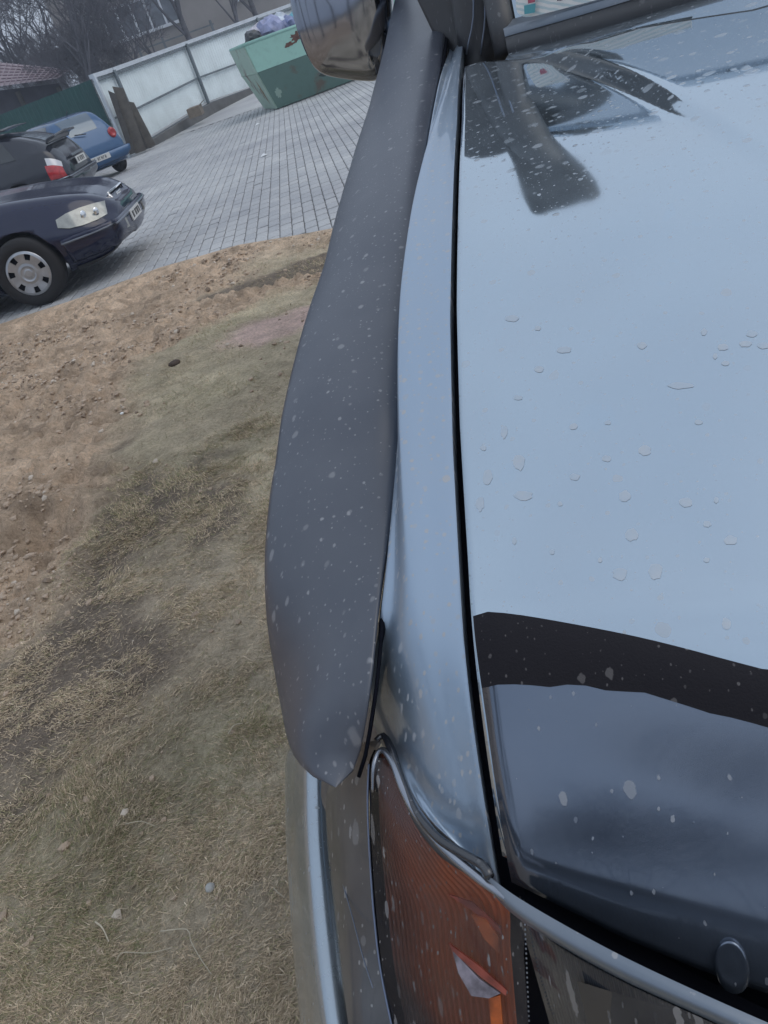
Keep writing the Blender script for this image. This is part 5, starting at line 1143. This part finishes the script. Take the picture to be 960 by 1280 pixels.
# what the chrome mirror shows: bare thicket and open ground behind the photographer
for i in range(12):
    a = R(150+i*9.5); d = 19+5*((i*7) % 5)/5
    place_tree(i % 2, math.sin(a)*d+1, math.cos(a)*d, 1.0+.15*(i % 3), i*1.7, 'bare tree on the open side of the verge, seen only as a reflection', 'bare trees behind the camera')
hd_ = []
# litter, stones, twigs
M['stone'] = simple('pale_pebble', (.42, .42, .40), .6, var=.15, vs=40)
def pebble(px, py, r_, lab, mat, nm='pebble', cat='stone', sq=.75, on=None):
    p_ = on if on is not None else ghit(px, py); bm = bmesh.new(); bmesh.ops.create_icosphere(bm, subdivisions=2, radius=r_)
    for v in bm.verts: q = v.co.normalized(); v.co *= .8+.4*fbm(np.array(q.x*1.5+px), np.array(q.y*1.5+q.z+py), 2).item(); v.co.z *= sq
    me = bpy.data.meshes.new(nm); bm.to_mesh(me); bm.free(); me.materials.append(mat); me.polygons.foreach_set('use_smooth', [True]*len(me.polygons)); o = bpy.data.objects.new(nm, me); sc.collection.objects.link(o); o.location = Vector(p_)+Vector((0, 0, r_*sq*.65)); return tag(o, lab, cat)
pebble(264, 1111, .0105, 'round pale grey pebble lying alone in the dry grass near the bumper', M['stone'])
M['clod'] = simple('dark_clod', (.07, .05, .04), .95, var=.3, vs=50, bmp=.6, bs=90)
pebble(219, 457, .038, 'small dark clod of earth on the sand and grass border', M['clod'], 'earth_clod', 'clod', .5)
pebble(153, 518, .010, 'tiny whitish chip in the grass left of the wheel flare', M['white'], 'white_chip', 'litter')
for px, py, r_, lab in [(322, 156, .05, 'white scrap of paper on the paving before the skip'), (330, 195, .05, 'white scrap of paper in the middle of the paved yard')]:
    v = ray(px, py); t_ = -1.398/v[2]; p_ = CAM+v*t_; o = mesh('paper_scrap', [(-r_, -r_*.9, 0), (r_*1.1, -r_, .012), (r_, r_*1.2, .004), (-r_*.8, r_, .02), (0, 0, .035)], [(0, 1, 4), (1, 2, 4), (2, 3, 4), (3, 0, 4)], M['white'], None, False); o.location = (p_[0], p_[1], float(park_z(p_[0], p_[1]))+.004); tag(o, lab, 'paper')
M['straw'] = simple('bleached_stalk', (.50, .44, .33), .7, var=.15, vs=60)
def stalk(px, lab, r_=.0011):
    P = [np.array(ghit(*q))+np.array([0, 0, .012+.004*(i % 2)]) for i, q in enumerate(px)]; c = P[0].copy(); P = [p_-c for p_ in P]
    o = tube('dry_stalk', P, [r_, r_*.6], M['straw'], None, 5, world=False, samples=16); o.location = Vector(c); tag(o, lab, 'stalk', 'bleached dry stalks on the ground')
stalk([(150, 1205), (158, 1196), (190, 1195), (220, 1190)], 'bent pale stalk lying level below the pebble, pointing left')
stalk([(204, 1168), (238, 1167), (242, 1180), (255, 1203), (268, 1222)], 'long kinked pale stalk slanting down right below the pebble', .0014)
stalk([(123, 1156), (133, 1165), (140, 1181)], 'short thick pale stalk left of the kinked one', .0022)
stalk([(288, 921), (296, 912), (306, 908)], 'short bright stalk in the grass left of the flare tip', .0016)
stalk([(124, 843), (145, 843), (158, 849)], 'thin arched stalk level with the lower half of the flare', .0012)
stalk([(160, 1034), (180, 1032), (198, 1037)], 'thin pale stalk in the middle of the lower left grass', .0010)
stalk([(345, 1114), (352, 1122), (360, 1127)], 'short stalk right of the pebble close to the bumper', .0010)

# ================================================================== thin blue air between here and the far trees
hz = mesh('haze', boxv(-75, 75, -45, 78, -1.2, 17), [tuple(f) for f in BOXF], None or (lambda: None)() or [], None, False); hz['kind'] = 'stuff'
mt = bpy.data.materials.new('thin_haze'); mt.use_nodes = True; t = mt.node_tree; t.nodes.remove(t.nodes['Principled BSDF'])
vol = t.nodes.new('ShaderNodeVolumePrincipled'); vol.inputs['Color'].default_value = (.80, .88, 1, 1); vol.inputs['Density'].default_value = .0033; vol.inputs['Anisotropy'].default_value = .2
t.links.new(vol.outputs[0], t.nodes['Material Output'].inputs['Volume']); hz.data.materials.append(mt)
